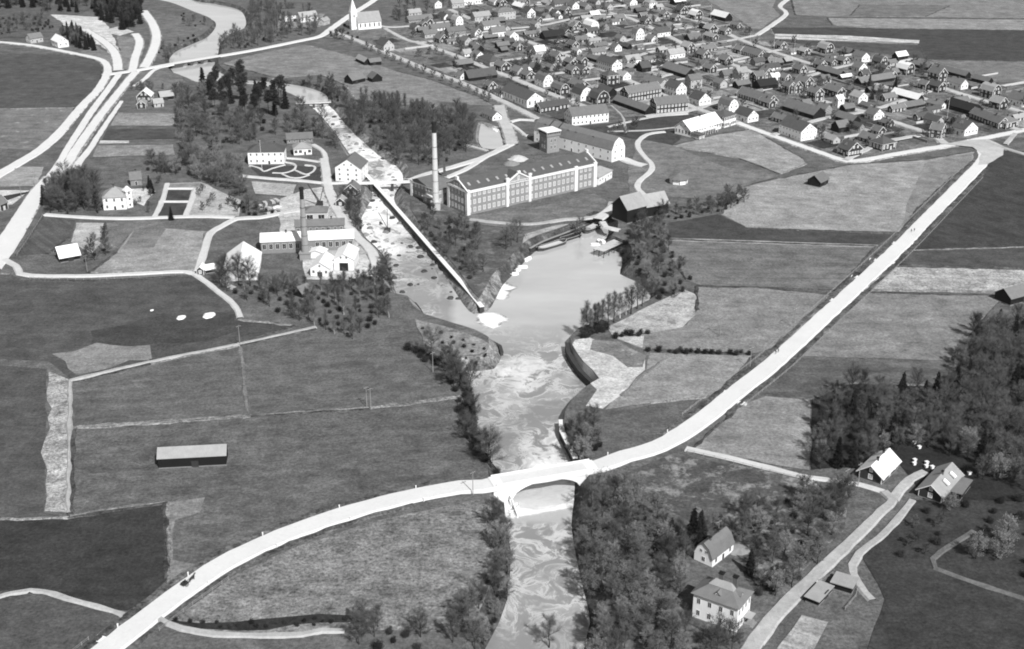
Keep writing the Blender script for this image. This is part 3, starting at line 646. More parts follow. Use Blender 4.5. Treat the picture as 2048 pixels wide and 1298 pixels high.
def build(c, rz, L, W, h, roof='g', wt='W', rt='d', label='', cat='house', name='house', group=None, rise=None, ov=.45, rows=None, wsp=2.7, ww=1.0, wh=1.35,
          chim=1, trim=None, doors=1, attic=1, plinth=True, z=0.0, winkind=None, gwin=True, doorw=1.1, sides='yYxX', nowin=False, bigdoor=None):
    """a gabled, gambrel, hipped or round-roofed building: local x runs along the ridge"""
    c = Vector((c[0], c[1], z)); T = thing(name, label, cat, c, rz, group)
    FOOT.append((c.x, c.y, math.hypot(L, W) / 2 * .82))
    if rise is None: rise = {'g': W * .42, 'm': W * .52, 'h': W * .3, 'c': W * .42, 'f': .4}[roof]
    if trim is None: trim = wt == 'D'
    wm = WT[wt] if isinstance(wt, str) else wt; rm = RT[rt] if isinstance(rt, str) else rt
    zb = 0.0
    if plinth:
        m = MB(); m.box(-L/2 - .06, L/2 + .06, -W/2 - .06, W/2 + .06, -.3, .45); ob('plinth', m, STONE, T); zb = .3
    # walls with their gables
    m = MB()
    if roof in 'hf': m.box(-L/2, L/2, -W/2, W/2, zb, h)
    else:
        pr = roof_profile(W, h, roof, rise, 0.0); pr = [(y, zz - .12) for y, zz in pr]
        m.extrude([(-W/2, zb)] + [(max(-W/2, min(W/2, y)), max(zz, zb + .5)) for y, zz in pr] + [(W/2, zb)], -L/2, L/2)
    ob('wall', m, wm, T)
    # roof
    m = MB(); th = .16
    if roof == 'h':
        rl = max(0.4, (L - W) / 2); o = ov; e = h - rise / (W/2) * o * .5
        b = [(-L/2-o, -W/2-o, e), (L/2+o, -W/2-o, e), (L/2+o, W/2+o, e), (-L/2-o, W/2+o, e)]
        t_ = [(x, y, zz + th) for x, y, zz in b]; r0, r1 = (-rl, 0, h + rise), (rl, 0, h + rise)
        m.poly([t_[0], t_[1], r1, r0]); m.poly([t_[2], t_[3], r0, r1]); m.poly([t_[1], t_[2], r1]); m.poly([t_[3], t_[0], r0]); m.poly(b[::-1])
        for i in range(4): m.poly([b[i], b[(i+1) % 4], t_[(i+1) % 4], t_[i]])
        R = ob('roof', m, rm, T)
    elif roof == 'f':
        m.box(-L/2 - ov, L/2 + ov, -W/2 - ov, W/2 + ov, h, h + rise); R = ob('roof', m, rm, T)
    else:
        pr = roof_profile(W, h, roof, rise, ov); xo = L/2 + ov * .9
        m.extrude([(y, zz + .02) for y, zz in pr] + [(y, zz + th + .03) for y, zz in pr[::-1]], -xo, xo); R = ob('roof', m, rm, T)
    for i in range(chim):
        cx = (0 if chim == 1 else (-L * .22 + i * L * .44 / max(1, chim - 1))) + random.uniform(-.5, .5)
        ob('chimney', chim_mesh(1.1 if roof != 'm' else .9), None, R, (cx, random.choice((-.1, .1)) * W * .3, h + rise * (.98 if roof != 'h' else .95)))
    if trim:
        cbm = MB(); cbm.box(-.11, .11, -.11, .11, zb, h + .05); cm = cbm.mesh('corner_board'); cm.materials.append(TRIM)
        for sx in (-1, 1):
            for sy in (-1, 1): ob('corner_board', cm, None, T, (sx * (L/2 - .08), sy * (W/2 - .08), 0))
        if roof in 'gm':
            pr = roof_profile(W, h, roof, rise, ov)
            for sx in (-1, 1):
                for half in (0, 1):
                    seg = pr[:len(pr)//2 + 1] if half == 0 else pr[len(pr)//2:]
                    m = MB(); x = sx * (L/2 + ov * .9 + .04)
                    for a, b in zip(seg[:-1], seg[1:]): m.beam((x, a[0], a[1] + .02), (x, b[0], b[1] + .02), .12, .25)
                    ob('barge_board', m, TRIM, T)
        if roof == 'h':
            m = MB(); e = h - .12
            for a, b in (((-L/2-ov, -W/2-ov), (L/2+ov, -W/2-ov)), ((L/2+ov, -W/2-ov), (L/2+ov, W/2+ov)), ((L/2+ov, W/2+ov), (-L/2-ov, W/2+ov)), ((-L/2-ov, W/2+ov), (-L/2-ov, -W/2-ov))):
                m.beam((a[0], a[1], e), (b[0], b[1], e), .08, .2)
            ob('eaves_board', m, TRIM, T)
    if nowin: return T
    wk = winkind if winkind is not None else (1 if wt in ('D', 'B', 'K') else 0)
    if rows is None: rows = 0 if wt == 'B' else max(1, int((h + .6) / 3.0))
    dm = WOODL if wt in ('D', 'B', 'K') else WOODD
    if rows:
        fh = (h - .2) / rows
        for s in sides:
            ln = L if s in 'yY' else W
            n = max(1, int((ln - 1.0) / wsp)); sp = ln / n
            di = n // 2 if (doors and s in 'y') else -1
            for r in range(rows):
                zz = .2 + fh * r + fh * .56
                for i in range(n):
                    if s in 'xX' and not gwin: continue
                    p = -ln / 2 + sp * (i + .5)
                    loc = {'y': (p, -W/2, zz), 'Y': (-p, W/2, zz), 'x': (L/2, p, zz), 'X': (-L/2, -p, zz)}[s]; a = {'y': math.pi, 'Y': 0, 'x': -math.pi/2, 'X': math.pi/2}[s]
                    if r == 0 and i == di: ob('door', door_mesh(doorw, 2.1, dm), None, T, (loc[0], loc[1], .35), a)
                    else: ob('window', win_mesh(ww, wh, wk), None, T, loc, a)
        if roof in 'gm' and attic and rise > 2.4:
            zz = h + rise * (.34 if roof == 'g' else .3)
            for s in ('x', 'X'):
                for p in ((0,) if (roof == 'g' and W < 9) else (-W * .14, W * .14)):
                    ob('window', win_mesh(.8, 1.0, wk), None, T, ((L/2 if s == 'x' else -L/2), p, zz), -math.pi/2 if s == 'x' else math.pi/2)
    elif wt == 'B' and L > 7:
        ob('door', door_mesh(2.2, 2.3, WOODD, WOODD), None, T, (random.uniform(-.2, .2) * L, -W/2, .05), math.pi)
    return T
def corner(px, py, ax, L, W, th=TU):
    """centre and rotation of a building from its nearest ground corner; ax 'u' = ridge along the long streets, 'v' = across"""
    C = G(px, py); u = Vector((math.cos(th), math.sin(th), 0)); v = Vector((-u.y, u.x, 0))
    if ax == 'u': return C - u * (L / 2) + v * (W / 2), th
    return C + v * (L / 2) - u * (W / 2), th + math.pi / 2
def tri(C, Lp, Rp, ridge):
    """centre, rotation, length and width from three ground corners seen in the photograph (nearest, its left and its right neighbour)"""
    C, l, r = G(*C), G(*Lp), G(*Rp)
    if ridge == 'l':
        x = (C - l); L = x.length; x.normalize(); y = Vector((-x.y, x.x, 0)); W = abs((r - C).dot(y)); return C - x * (L/2) + y * (W/2), math.atan2(x.y, x.x), L, W
    x = (r - C); L = x.length; x.normalize(); y = Vector((-x.y, x.x, 0)); W = abs((l - C).dot(y)); return C + x * (L/2) + y * (W/2), math.atan2(x.y, x.x), L, W
def B3(C, Lp, Rp, ridge, h, W=None, L=None, **kw):
    c, rz, L0, W0 = tri(C, Lp, Rp, ridge)
    u = Vector((math.cos(rz), math.sin(rz), 0)); v = Vector((-u.y, u.x, 0))
    if W: c = c + v * ((W - W0) / 2); W0 = W
    if L: c = c + (u if ridge == 'r' else -u) * ((L - L0) / 2); L0 = L
    return build(c, rz, L0, W0, h, **kw)
def dormer(T, x, y, z, rz, w_=2.4, h_=1.9, d=2.6, wm=WHITE, rm=R_D, wk=0):
    """gabled dormer as a part of the building"""
    m = MB(); m.extrude([(-w_/2, -.9), (-w_/2, h_), (0, h_ + w_*.45), (w_/2, h_), (w_/2, -.9)], -d, 0); D = ob('dormer', m, wm, T, (x, y, z), rz)
    m = MB(); pr = [(-w_/2-.25, h_-.2), (0, h_ + w_*.45), (w_/2+.25, h_-.2)]
    m.extrude([(a, b + .03) for a, b in pr] + [(a, b + .17) for a, b in pr[::-1]], -d, .25); ob('dormer_roof', m, rm, D)
    ob('window', win_mesh(.9, 1.2, wk), None, D, (0, 0, h_ * .45), -math.pi/2)
# --- the landmark buildings
# long three-storey brick mill
c, rz, ML, MW = tri((935, 431), (877, 409), (1192, 372), 'r'); MH = 13.0
MW = 19.0; u = Vector((math.cos(rz), math.sin(rz), 0)); v = Vector((-u.y, u.x, 0)); c = G(935, 431) + u * (ML/2) + v * (MW/2)
mill = build(c, rz, ML, MW, MH, 'g', BRICK, R_D, 'long three-storey brick mill with white corner bands and row of roof lights', 'mill', 'mill_building', rise=4.6, rows=3, wsp=3.0, ww=1.25, wh=2.1, chim=0, doors=0, attic=0, winkind=1, ov=.5)
for sx in (-1, 1):
    for sy in (-1, 1):
        m = MB(); m.box(-1.0, 1.0, -1.0, 1.0, 0, MH + .7); ob('corner_pilaster', m, CONC, mill, (sx * (ML/2 - .75), sy * (MW/2 - .75), 0))
for sy in (-1, 1):
    m = MB(); m.box(-ML/2, ML/2, -.45, .45, MH - .9, MH + .35); ob('cornice', m, CONC, mill, (0, sy * (MW/2 + .1), 0))
for sx in (-1, 1):
    m = MB(); m.beam((0, -MW/2, MH), (0, MW/2, MH), .7, 1.1)
    m.beam((0, -MW/2 - .3, MH + .25), (0, 0, MH + 5.0), .7, .8); m.beam((0, MW/2 + .3, MH + .25), (0, 0, MH + 5.0), .7, .8); m.box(-.6, .6, -1.1, 1.1, MH + 4.2, MH + 6.2)
    ob('gable_coping', m, CONC, mill, (sx * (ML/2 + .05), 0, 0))
    for k in (-1, 0, 1): ob('window', win_mesh(1.1, 1.6, 1), None, mill, (sx * ML/2, k * 2.6, MH + 1.4), -math.pi/2 if sx > 0 else math.pi/2)
for xx, ww_ in ((-ML * .12, 15.0),):
    m = MB(); m.extrude([(-ww_/2, 0), (-ww_/2, 1.0), (0, 5.0), (ww_/2, 1.0), (ww_/2, 0)], -6, 0); D = ob('cross_gable', m, BRICK, mill, (xx, -MW/2 - .15, MH - .3), -math.pi/2)
    m = MB(); m.beam((.1, -ww_/2, .9), (.1, 0, 5.0), .7, .7); m.beam((.1, ww_/2, .9), (.1, 0, 5.0), .7, .7); m.box(-.3, .6, -.9, .9, 4.6, 6.0); m.beam((.1, -ww_/2, .3), (.1, ww_/2, .3), .6, .9); ob('gable_coping', m, CONC, D)
    m = MB(); pr = [(-ww_/2, .9), (0, 4.9), (ww_/2, .9)]; m.extrude(pr + [(a, b + .2) for a, b in pr[::-1]], -9.0, -.1); ob('gable_roof', m, R_D, D)
    for k in (-1, 1):
        m = MB(); m.box(-.8, .8, -.5, .3, 0, MH + 2.0); m.box(-1.0, 1.0, -.7, .4, MH + 2.0, MH + 3.0); ob('pilaster', m, CONC, mill, (xx + k * ww_/2, -MW/2 - .2, 0))
    ob('window', win_mesh(.9, 1.8, 1), None, D, (.0, 0, 2.2), -math.pi/2)
for xx in (ML * .33, ML * .485):
    m = MB(); m.box(-1.1, 1.1, -.6, .3, 0, MH + 1.2); ob('pilaster', m, CONC, mill, (xx, -MW/2 - .15, 0))
for i in range(14):
    xx = -ML/2 + 4 + (ML - 8) * i / 13; m = MB(); m.box(-.65, .65, -1.15, 1.15, -.1, .2); o = ob('roof_light', m, R_L, mill, (xx, -MW * .27, MH + 4.6 * .46 + .35)); o.rotation_euler = (math.atan2(4.6, MW/2), 0, 0)
# lower engine house at the mill's river end
eh = B3((876, 410), (822, 390), (930, 396), 'l', 8.6, W=17, roof='h', wt='K', rt='m', label='low hipped brick engine house beside the tall mill chimney', cat='building', name='engine_house', rise=3.4, rows=2, chim=0, winkind=1)
Le = (G(876, 410) - G(822, 390)).length
for sy in (-1, 1):
    m = MB(); m.box(-Le/2 - .3, Le/2 + .3, -.3, .3, 7.9, 8.7); ob('cornice', m, CONC, eh, (0, sy * 8.6, 0))
m = MB(); m.box(-.8, .8, -.8, .8, 0, 9.2); ob('corner_pilaster', m, CONC, eh, (-Le/2 + .6, -8.0, 0))
B3((846, 405), (838, 399), (868, 411), 'r', 3.6, W=6, roof='f', wt='K', rt='w', label='small brick shed with flat white roof below the engine house', cat='shed', name='shed', rise=.5, chim=0, winkind=1)
B3((1197, 372), (1192, 368), (1224, 357), 'r', 5.0, W=11, roof='h', wt='W', rt='l', label='low white annex at the far end of the brick mill', cat='annex', name='annex', chim=0, winkind=0)
# tall chimneys: brick shaft in rings with a dark sooted top
def stack(px, py, hgt, r0, r1, label, mat, base=2.2, sq=False, top=.12):
    P = G(px, py); T = thing('chimney_stack', label, 'chimney', P); FOOT.append((P.x, P.y, r0 + 1)); k = 4 if sq else 14
    m = MB(); m.box(-r0*1.35, r0*1.35, -r0*1.35, r0*1.35, -.3, hgt * .09); m.box(-r0*1.5, r0*1.5, -r0*1.5, r0*1.5, hgt*.09, hgt*.09+.5); ob('base', m, mat, T)
    m = MB(); n = 6
    for i in range(n):
        a, b = i / n, (i + 1) / n; z0, z1 = hgt*.09 + .5 + (hgt*(1-top) - hgt*.09 - .5)*a, hgt*.09 + .5 + (hgt*(1-top) - hgt*.09-.5)*b
        m.tube((0,0,z0), (0,0,z1), r0 + (r1-r0)*a, r0 + (r1-r0)*b, k)
    ob('shaft', m, mat, T)
    m = MB(); m.tube((0,0,hgt*(1-top)), (0,0,hgt-.8), r1*1.01, r1*.97, k); m.tube((0,0,hgt-.8), (0,0,hgt-.3), r1*1.18, r1*1.18, k); m.tube((0,0,hgt-.3), (0,0,hgt), r1*1.05, r1, k); ob('cap', m, SOOT, T)
    for i in range(5):
        m = MB(); zz = hgt * (.2 + .13 * i); rr = r0 + (r1 - r0) * (zz / hgt); m.tube((0,0,zz), (0,0,zz+.18), rr + .08, rr + .08, k); ob('iron_band', m, STONED, T)
stack(872, 419, 48.0, 1.75, 1.15, 'tall pale round chimney with sooted top in front of the brick mill', plain('pale_brick', .50, .15, .4))
stack(889, 354, 16.5, 1.0, .9, 'short dark square chimney behind the engine house', BRICKD, sq=True, top=.06)
stack(612, 517, 36.0, 1.9, 1.0, 'grey tapering chimney standing against the white-roofed works', plain('grey_brick', .26, .2, .4), top=.16)
# water tower
P = G(1099, 306); T = thing('water_tower', 'square brick water tower with flat white roof behind the mill', 'tower', (P.x, P.y + 5, 0), TU); FOOT.append((P.x, P.y + 5, 7))
m = MB(); m.box(-4.4, 4.4, -4.4, 4.4, -.3, 10.4); ob('shaft', m, BRICK, T)
m = MB(); m.box(-4.9, 4.9, -4.9, 4.9, 10.4, 13.0); ob('tank_storey', m, BRICK, T)
m = MB(); m.box(-5.3, 5.3, -5.3, 5.3, 13.0, 13.6); ob('roof', m, R_W, T)
for s, (dx, dy, a) in enumerate(((4.4, 0, -math.pi/2), (0, -4.4, math.pi), (-4.4, 0, math.pi/2), (0, 4.4, 0))):
    for zz in (3.5, 7.6):
        for k in (-1.3, 1.3): ob('window', win_mesh(1.0, 2.0, 0), None, T, (dx + (k if dx == 0 else 0), dy + (k if dy == 0 else 0), zz), a)
    for k in range(7):
        m = MB(); m.box(-.3, .3, -.3, .3, 12.0, 12.95); ob('corbel', m, SOOT, T, (dx * 1.13 + ((k - 3) * 1.3 if dx == 0 else 0), dy * 1.13 + ((k - 3) * 1.3 if dy == 0 else 0), 0))
# round-roofed white store
st = B3((1223, 326), (1068, 284), (1250, 318), 'l', 8.0, roof='m', wt='W', rt='m', rise=6.8, label='very long white store with round-shouldered grey roof behind the mill', cat='warehouse', name='warehouse', rows=2, wsp=5.5, chim=0, winkind=0, ov=.3, attic=1)
Ls = (G(1223, 326) - G(1068, 284)).length
for xx in (-Ls * .2, -Ls * .32):
    m = MB(); pr = roof_profile(11.5, 8.0, 'm', 6.8, .4)
    for a, b in zip(pr[:-1], pr[1:]): m.beam((0, a[0], a[1] + .35), (0, b[0], b[1] + .35), .7, .6)
    ob('fire_wall', m, STONED, st, (xx, 0, 0))
for xx in (-Ls*.38, -Ls*.08, .02*Ls, .24*Ls): dormer(st, xx, -3.9, 10.9, -math.pi/2, 1.6, 1.2, 2.2, GREYW, R_D)
# white school
B3((1144, 253), (1124, 246), (1217, 245), 'r', 7.0, W=12, roof='g', wt='W', rt='m', rise=4.2, label='long white two-storey school with grey roof on the green', cat='school', name='school', rows=2, wsp=2.6, chim=2)
B3((1054, 217), (1003, 196), (1084, 211), 'l', 6.0, roof='g', wt='W', rt='d', label='long white house with dark roof on the street by the lock', cat='house', name='house', rows=1, ww=1.2, wh=2.6, wsp=3.4, rise=4.4, chim=2)
B3((1313, 229), (1296, 220), (1376, 223), 'r', 6.6, W=11, roof='g', wt='D', rt='m', label='long dark two-storey block with rows of white windows facing the green', cat='house', name='tenement', rows=2, wsp=2.5, ww=1.1, wh=1.5, chim=2, rise=4.0)
B3((1257, 206), (1241, 196), (1322, 195), 'r', 6.6, W=10, roof='g', wt='D', rt='m', label='long dark two-storey block standing behind the one on the green', cat='house', name='tenement', rows=2, wsp=2.5, ww=1.1, wh=1.5, chim=2, rise=4.0)
B3((1290, 231), (1226, 208), (1300, 227), 'l', 3.4, W=7, roof='g', wt='B', rt='m', label='long low black shed reaching between the two dark blocks', cat='shed', name='shed', chim=0)
B3((1601, 284), (1557, 268), (1631, 278), 'l', 6.8, roof='g', wt='W', rt='d', label='big white two-storey house with dark roof by the boundary lane', cat='house', name='house', rows=2, chim=1, rise=4.6, ww=.7, wh=.9)
t_ = B3((1696, 316), (1674, 308), (1721, 310), 'l', 4.6, roof='g', wt='D', rt='d', label='dark cottage with dormer and white corners where lane meets road', cat='house', name='house', rows=1, chim=2, wsp=2.0, rise=4.2); dormer(t_, -1.0, -3.2, 5.0, -math.pi/2, 2.6, 1.6, 3, TRIM, R_D)
B3((1764, 304), (1745, 294), (1791, 298), 'r', 4.6, roof='h', wt='D', rt='d', label='dark hip-roofed cottage with tall white windows beside the road', cat='house', name='house', rows=1, chim=1, wsp=2.2, ww=1.1, wh=2.0)
B3((1881, 280), (1858, 276), (1900, 277), 'l', 6.2, roof='g', wt=plain('umber_board', .06, .25, .5), rt='m', trim=True, label='brown two-storey house with white corner boards by the crossroads', cat='house', name='house', rows=2, chim=1, winkind=1, rise=3.6)
t_ = B3((1928, 274), (1901, 266), (1952, 268), 'l', 4.8, roof='g', wt='W', rt='d', label='white house with gabled dormer beside the crossroads', cat='house', name='house', rows=1, chim=1, rise=4.4); dormer(t_, -1.0, -3.4, 5.0, -math.pi/2, 4.0, 2.0, 3.4, WHITE, R_D)
B3((2011, 260), (1999, 256), (2036, 254), 'r', 4.4, W=9, roof='h', wt='D', rt='m', label='dark hip-roofed cottage at the end of the roadside row', cat='house', name='house', rows=1, chim=1, ww=1.1, wh=1.8)
B3((1996, 259), (1938, 237), (2010, 255), 'l', 4.0, W=8, roof='g', wt='D', rt='m', label='long dark row house behind the roadside hip-roofed cottage', cat='house', name='house', rows=1, chim=2)
# villa with verandas on the sports ground
vl = B3((1381, 276), (1368, 266), (1442, 258), 'r', 5.0, W=13, roof='g', wt='W', rt='w', rise=5.0, label='white-roofed villa with verandas above the sports ground', cat='villa', name='villa', rows=1, chim=1, wsp=2.4, ww=1.2, wh=2.2, ov=.9)
m = MB(); m.box(-9, 9, -1.4, 1.4, 2.9, 3.2); ob('veranda_roof', m, R_W, vl, (0, -7.9, 0))
for i in range(8):
    m = MB(); m.box(-.12, .12, -.12, .12, 0, 2.95); ob('veranda_post', m, TRIM, vl, (-8.8 + i * 2.5, -9.1, 0))
for xx in (-6, -1.5, 3, 7): dormer(vl, xx, -3.6, 6.6, -math.pi/2, 1.0, .5, 1.6, GREYW, R_D)
B3((1448, 257), (1440, 250), (1471, 250), 'r', 7.6, W=11, roof='h', wt='W', rt='d', label='two-storey white pavilion block with dark hip roof joined to the villa', cat='villa', name='pavilion', rows=2, wsp=1.6, ww=1.3, wh=1.9, rise=3.0, chim=1)
B3((1399, 281), (1381, 276), (1410, 278), 'l', 3.0, W=4.5, roof='f', wt='D', rt='d', label='little glazed garden house below the villa veranda', cat='garden house', name='garden_house', rows=1, wsp=1.5, ww=1.2, wh=1.5, chim=0, trim=True, rise=.3)
# church
ch = B3((717, 61), (708, 55), (763, 57), 'r', 7.0, W=13, roof='g', wt='W', rt='l', rise=7.5, label='white church with steep pale roof and pointed spire', cat='church', name='church', rows=1, wsp=3.6, ww=1.2, wh=3.2, chim=0, gwin=False, doors=0, attic=0)
Lc = (G(763, 57) - G(717, 61)).length
m = MB(); m.box(-2.8, 2.8, -2.8, 2.8, -.3, 15); tw = ob('tower', m, WHITE, ch, (-Lc/2 - 2.2, 0, 0))
m = MB(); a = [(-3, -3, 15), (3, -3, 15), (3, 3, 15), (-3, 3, 15)]
for i in range(4): m.poly([a[i], a[(i+1) % 4], (0, 0, 27)])
m.poly(a[::-1]); ob('spire', m, R_W, tw)
for i, (dx, dy, r_) in enumerate(((0, -2.8, math.pi), (-2.8, 0, math.pi/2), (0, 2.8, 0))): ob('window', win_mesh(1.0, 2.2, 0), None, tw, (dx, dy, 12), r_)
# octagonal kiosk
P = G(1357, 366); T = thing('kiosk', 'octagonal white kiosk with pointed grey roof on the green', 'kiosk', P); FOOT.append((P.x, P.y, 7))
m = MB(); m.tube((0,0,-.2), (0,0,3.4), 5.2, 5.2, 8); ob('wall', m, WHITE, T)
m = MB(); m.tube((0,0,3.3), (0,0,6.0), 6.4, .3, 8); R = ob('roof', m, R_M, T); m = MB(); m.tube((0,0,5.9), (0,0,7.4), .08, .03, 5); ob('finial', m, WOODD, R)
for i in range(8):
    t0 = 2*math.pi*i/8; m = MB(); m.box(-.14, .14, -.14, .14, 0, 3.4); ob('post', m, GREYW, T, (5.3*math.cos(t0), 5.3*math.sin(t0), 0), t0)
# boat barn by the harbour: two joined roofs
B3((1254, 448), (1234, 438), (1292, 438), 'r', 8.0, W=12, roof='g', wt='B', rt='l', rise=5.4, label='tall black harbour barn with pale roof beside the pool', cat='barn', name='barn', chim=0, ov=.7)
B3((1292, 436), (1280, 428), (1336, 428), 'r', 6.4, W=10.5, roof='g', wt='B', rt='l', rise=4.8, label='lower black barn joined to the tall harbour barn', cat='barn', name='barn', chim=0, ov=.7)
# field barns
B3((318, 938), (300, 928), (453, 931), 'r', 4.2, W=6.6, roof='g', wt='B', rt='l', rise=2.3, label='long thatched-looking black hay barn alone in the meadow', cat='barn', name='hay_barn', chim=0, ov=.4)
B3((1640, 376), (1618, 372), (1656, 368), 'r', 3.4, W=8, roof='g', wt='B', rt='m', rise=3.2, label='small black hay barn alone in the pale field', cat='barn', name='hay_barn', chim=0, ov=.6)
B3((2020, 612), (2003, 600), (2064, 600), 'r', 3.5, W=9, roof='g', wt='B', rt='m', rise=3.2, label='dark hay barn at the edge of the wood by the stubble strip', cat='barn', name='hay_barn', chim=0)
B3((705, 170), (695, 163), (731, 164), 'r', 3.4, W=9, roof='g', wt='B', rt='m', label='black double barn on the mill meadow, the longer half', cat='barn', name='hay_barn', chim=0)
B3((745, 166), (733, 160), (764, 161), 'l', 3.4, W=8, L=9, roof='g', wt='B', rt='m', label='black double barn on the mill meadow, the gabled half', cat='barn', name='hay_barn', chim=0)
B3((122, 526), (98, 524), (160, 519), 'r', 3.0, W=9, roof='g', wt='B', rt='w', label='barn with white roof between the kitchen gardens and the lane', cat='barn', name='barn', chim=0, ov=.8)
# the white manor and its park pavilion
mn_ = B3((497, 330), (494, 321), (569, 329), 'r', 8.0, W=12, roof='h', wt='W', rt='d', rise=3.4, label='white two-storey manor with dark hip roof and flagpole in the park', cat='manor', name='manor_house', rows=2, wsp=3.0, ww=.9, wh=1.3, chim=2)
B3((588, 312), (584, 304), (624, 310), 'r', 4.4, W=9, roof='h', wt='W', rt='l', rise=2.6, label='small white pavilion with long dark windows in the park', cat='pavilion', name='pavilion', rows=1, wsp=2.0, ww=1.7, wh=1.8, chim=0)
B3((574, 288), (571, 282), (626, 285), 'r', 3.0, W=7, roof='g', wt='G', rt='m', label='long grey outbuilding behind the park pavilion', cat='outbuilding', name='outbuilding', chim=0)
# mill house at the rapids
B3((722, 366), (667, 368), (735, 352), 'r', 8.6, L=15, roof='g', wt='W', rt='m', rise=5.0, label='tall white mill house with many small windows by the rapids', cat='mill house', name='mill_house', rows=3, wsp=3.6, ww=1.0, wh=1.2, chim=0)
B3((716, 394), (688, 394), (722, 384), 'r', 4.0, L=8, roof='g', wt='D', rt='m', label='dark cottage with white barge boards below the mill house', cat='cottage', name='cottage', chim=1)
B3((690, 414), (672, 413), (694, 406), 'r', 3.0, L=6, roof='g', wt='D', rt='l', label='tiny dark hut with white gable under the riverside trees', cat='hut', name='hut', chim=0)
# works with white roofs
B3((523, 508), (519, 496), (708, 500), 'r', 6.2, W=11, roof='g', wt='G', rt='w', rise=2.6, label='long works building with bright white roof behind the grey chimney', cat='factory', name='factory_building', rows=1, wsp=3.0, ww=1.6, wh=2.6, chim=3)
B3((592, 482), (590, 476), (690, 478), 'r', 7.6, W=8, roof='g', wt='G', rt='m', rise=2.2, label='grey-roofed works range rising behind the white roof', cat='factory', name='factory_building', chim=2, rows=2)
B3((609, 447), (607, 440), (655, 446), 'r', 6.0, W=9, roof='h', wt='Y', rt='m', rise=2.2, label='grey machine hall with three broad dark windows', cat='machine hall', name='machine_hall', rows=1, wsp=3.9, ww=3.2, wh=2.4, chim=0, doors=0)
s1 = B3((659, 555), (620, 556), (668, 540), 'r', 4.6, L=14, roof='g', wt='W', rt='w', rise=2.8, label='small white workshop with white roof and dark door by the chimney', cat='workshop', name='workshop', rows=1, chim=0, wsp=2.6, doors=0, sides='Xx')
ob('door', door_mesh(2.4, 2.6, WOODD), None, s1, (-7, 0, .1), math.pi/2)
s2 = B3((708, 543), (667, 546), (716, 525), 'r', 6.0, L=15, roof='g', wt='W', rt='w', rise=2.6, label='white boat-engine workshop with white roof and tall black doorway', cat='workshop', name='workshop', rows=1, chim=0, doors=0, sides='')
ob('door', door_mesh(4.2, 4.2, SOOT), None, s2, (-7.5, 0, .1), math.pi/2)
B3((648, 520), (615, 520), (655, 512), 'r', 3.4, L=6, roof='g', wt='W', rt='w', rise=1.2, label='low white lean-to between the works and the two workshops', cat='shed', name='shed', rows=0, chim=0)
B3((516, 562), (447, 562), (520, 540), 'r', 4.2, L=27, roof='g', wt='W', rt='w', rise=5.6, label='broad white barn with wide white roof behind bare trees', cat='barn', name='barn', rows=1, chim=0, wsp=4)
B3((408, 551), (394, 551), (414, 542), 'r', 3.0, L=5, roof='g', wt='D', rt='w', label='tiny white-roofed gatehouse where two lanes meet', cat='hut', name='hut', chim=0)
B3((412, 548), (406, 545), (430, 545), 'r', 2.2, W=4, roof='g', wt='B', rt='w', label='low white-roofed shed beside the gatehouse', cat='shed', name='shed', chim=0)
# estate villa among trees
ev = B3((208, 422), (203, 410), (254, 420), 'r', 7.4, W=12, roof='h', wt='W', rt='l', rise=4.2, label='white estate villa with pale hip roof beside the tall dark trees', cat='villa', name='villa', rows=2, wsp=3.4, ww=1.0, wh=1.7, chim=1)
B3((256, 418), (250, 410), (264, 416), 'r', 10.0, L=3.2, W=3.2, roof='h', wt='W', rt='w', rise=2.2, label='slim white stair turret built against the estate villa', cat='turret', name='turret', rows=3, chim=0, doors=0)
B3((262, 372), (255, 365), (284, 370), 'r', 3.6, W=8, roof='g', wt='G', rt='m', label='grey estate outbuilding behind the villa', cat='outbuilding', name='outbuilding', chim=1)
B3((2, 424), (-20, 418), (17, 418), 'r', 4.0, W=8, roof='g', wt='D', rt='m', label='dark cottage in the pale yard across the road from the villa', cat='cottage', name='cottage')
# hillside houses and the farmstead by the junction
B3((117, 97), (104, 91), (138, 93), 'l', 5.2, roof='g', wt='W', rt='w', rise=4, label='white house with pale roof above the hillside road', cat='house', name='house', W=9)
B3((62, 88), (57, 82), (87, 84), 'r', 4.4, W=8, roof='g', wt='Y', rt='m', label='pale house beside the hillside road', cat='house', name='house')
B3((292, 218), (275, 218), (296, 210), 'r', 3.6, L=8, roof='g', wt='D', rt='l', label='small dark gabled cottage of the farmstead near the road fork', cat='cottage', name='cottage')
B3((303, 205), (276, 204), (310, 196), 'r', 4.4, L=10, roof='g', wt='D', rt='w', label='dark farmhouse with pale roof near the road fork', cat='farmhouse', name='farmhouse')
B3((309, 216), (307, 210), (328, 214), 'r', 3.2, W=6, roof='g', wt='Y', rt='l', label='low pale shed of the farmstead near the road fork', cat='shed', name='shed', chim=0)
B3((322, 202), (318, 197), (348, 199), 'r', 3.0, W=7, roof='g', wt='B', rt='l', label='black farm barn with pale roof near the road fork', cat='barn', name='barn', chim=0)
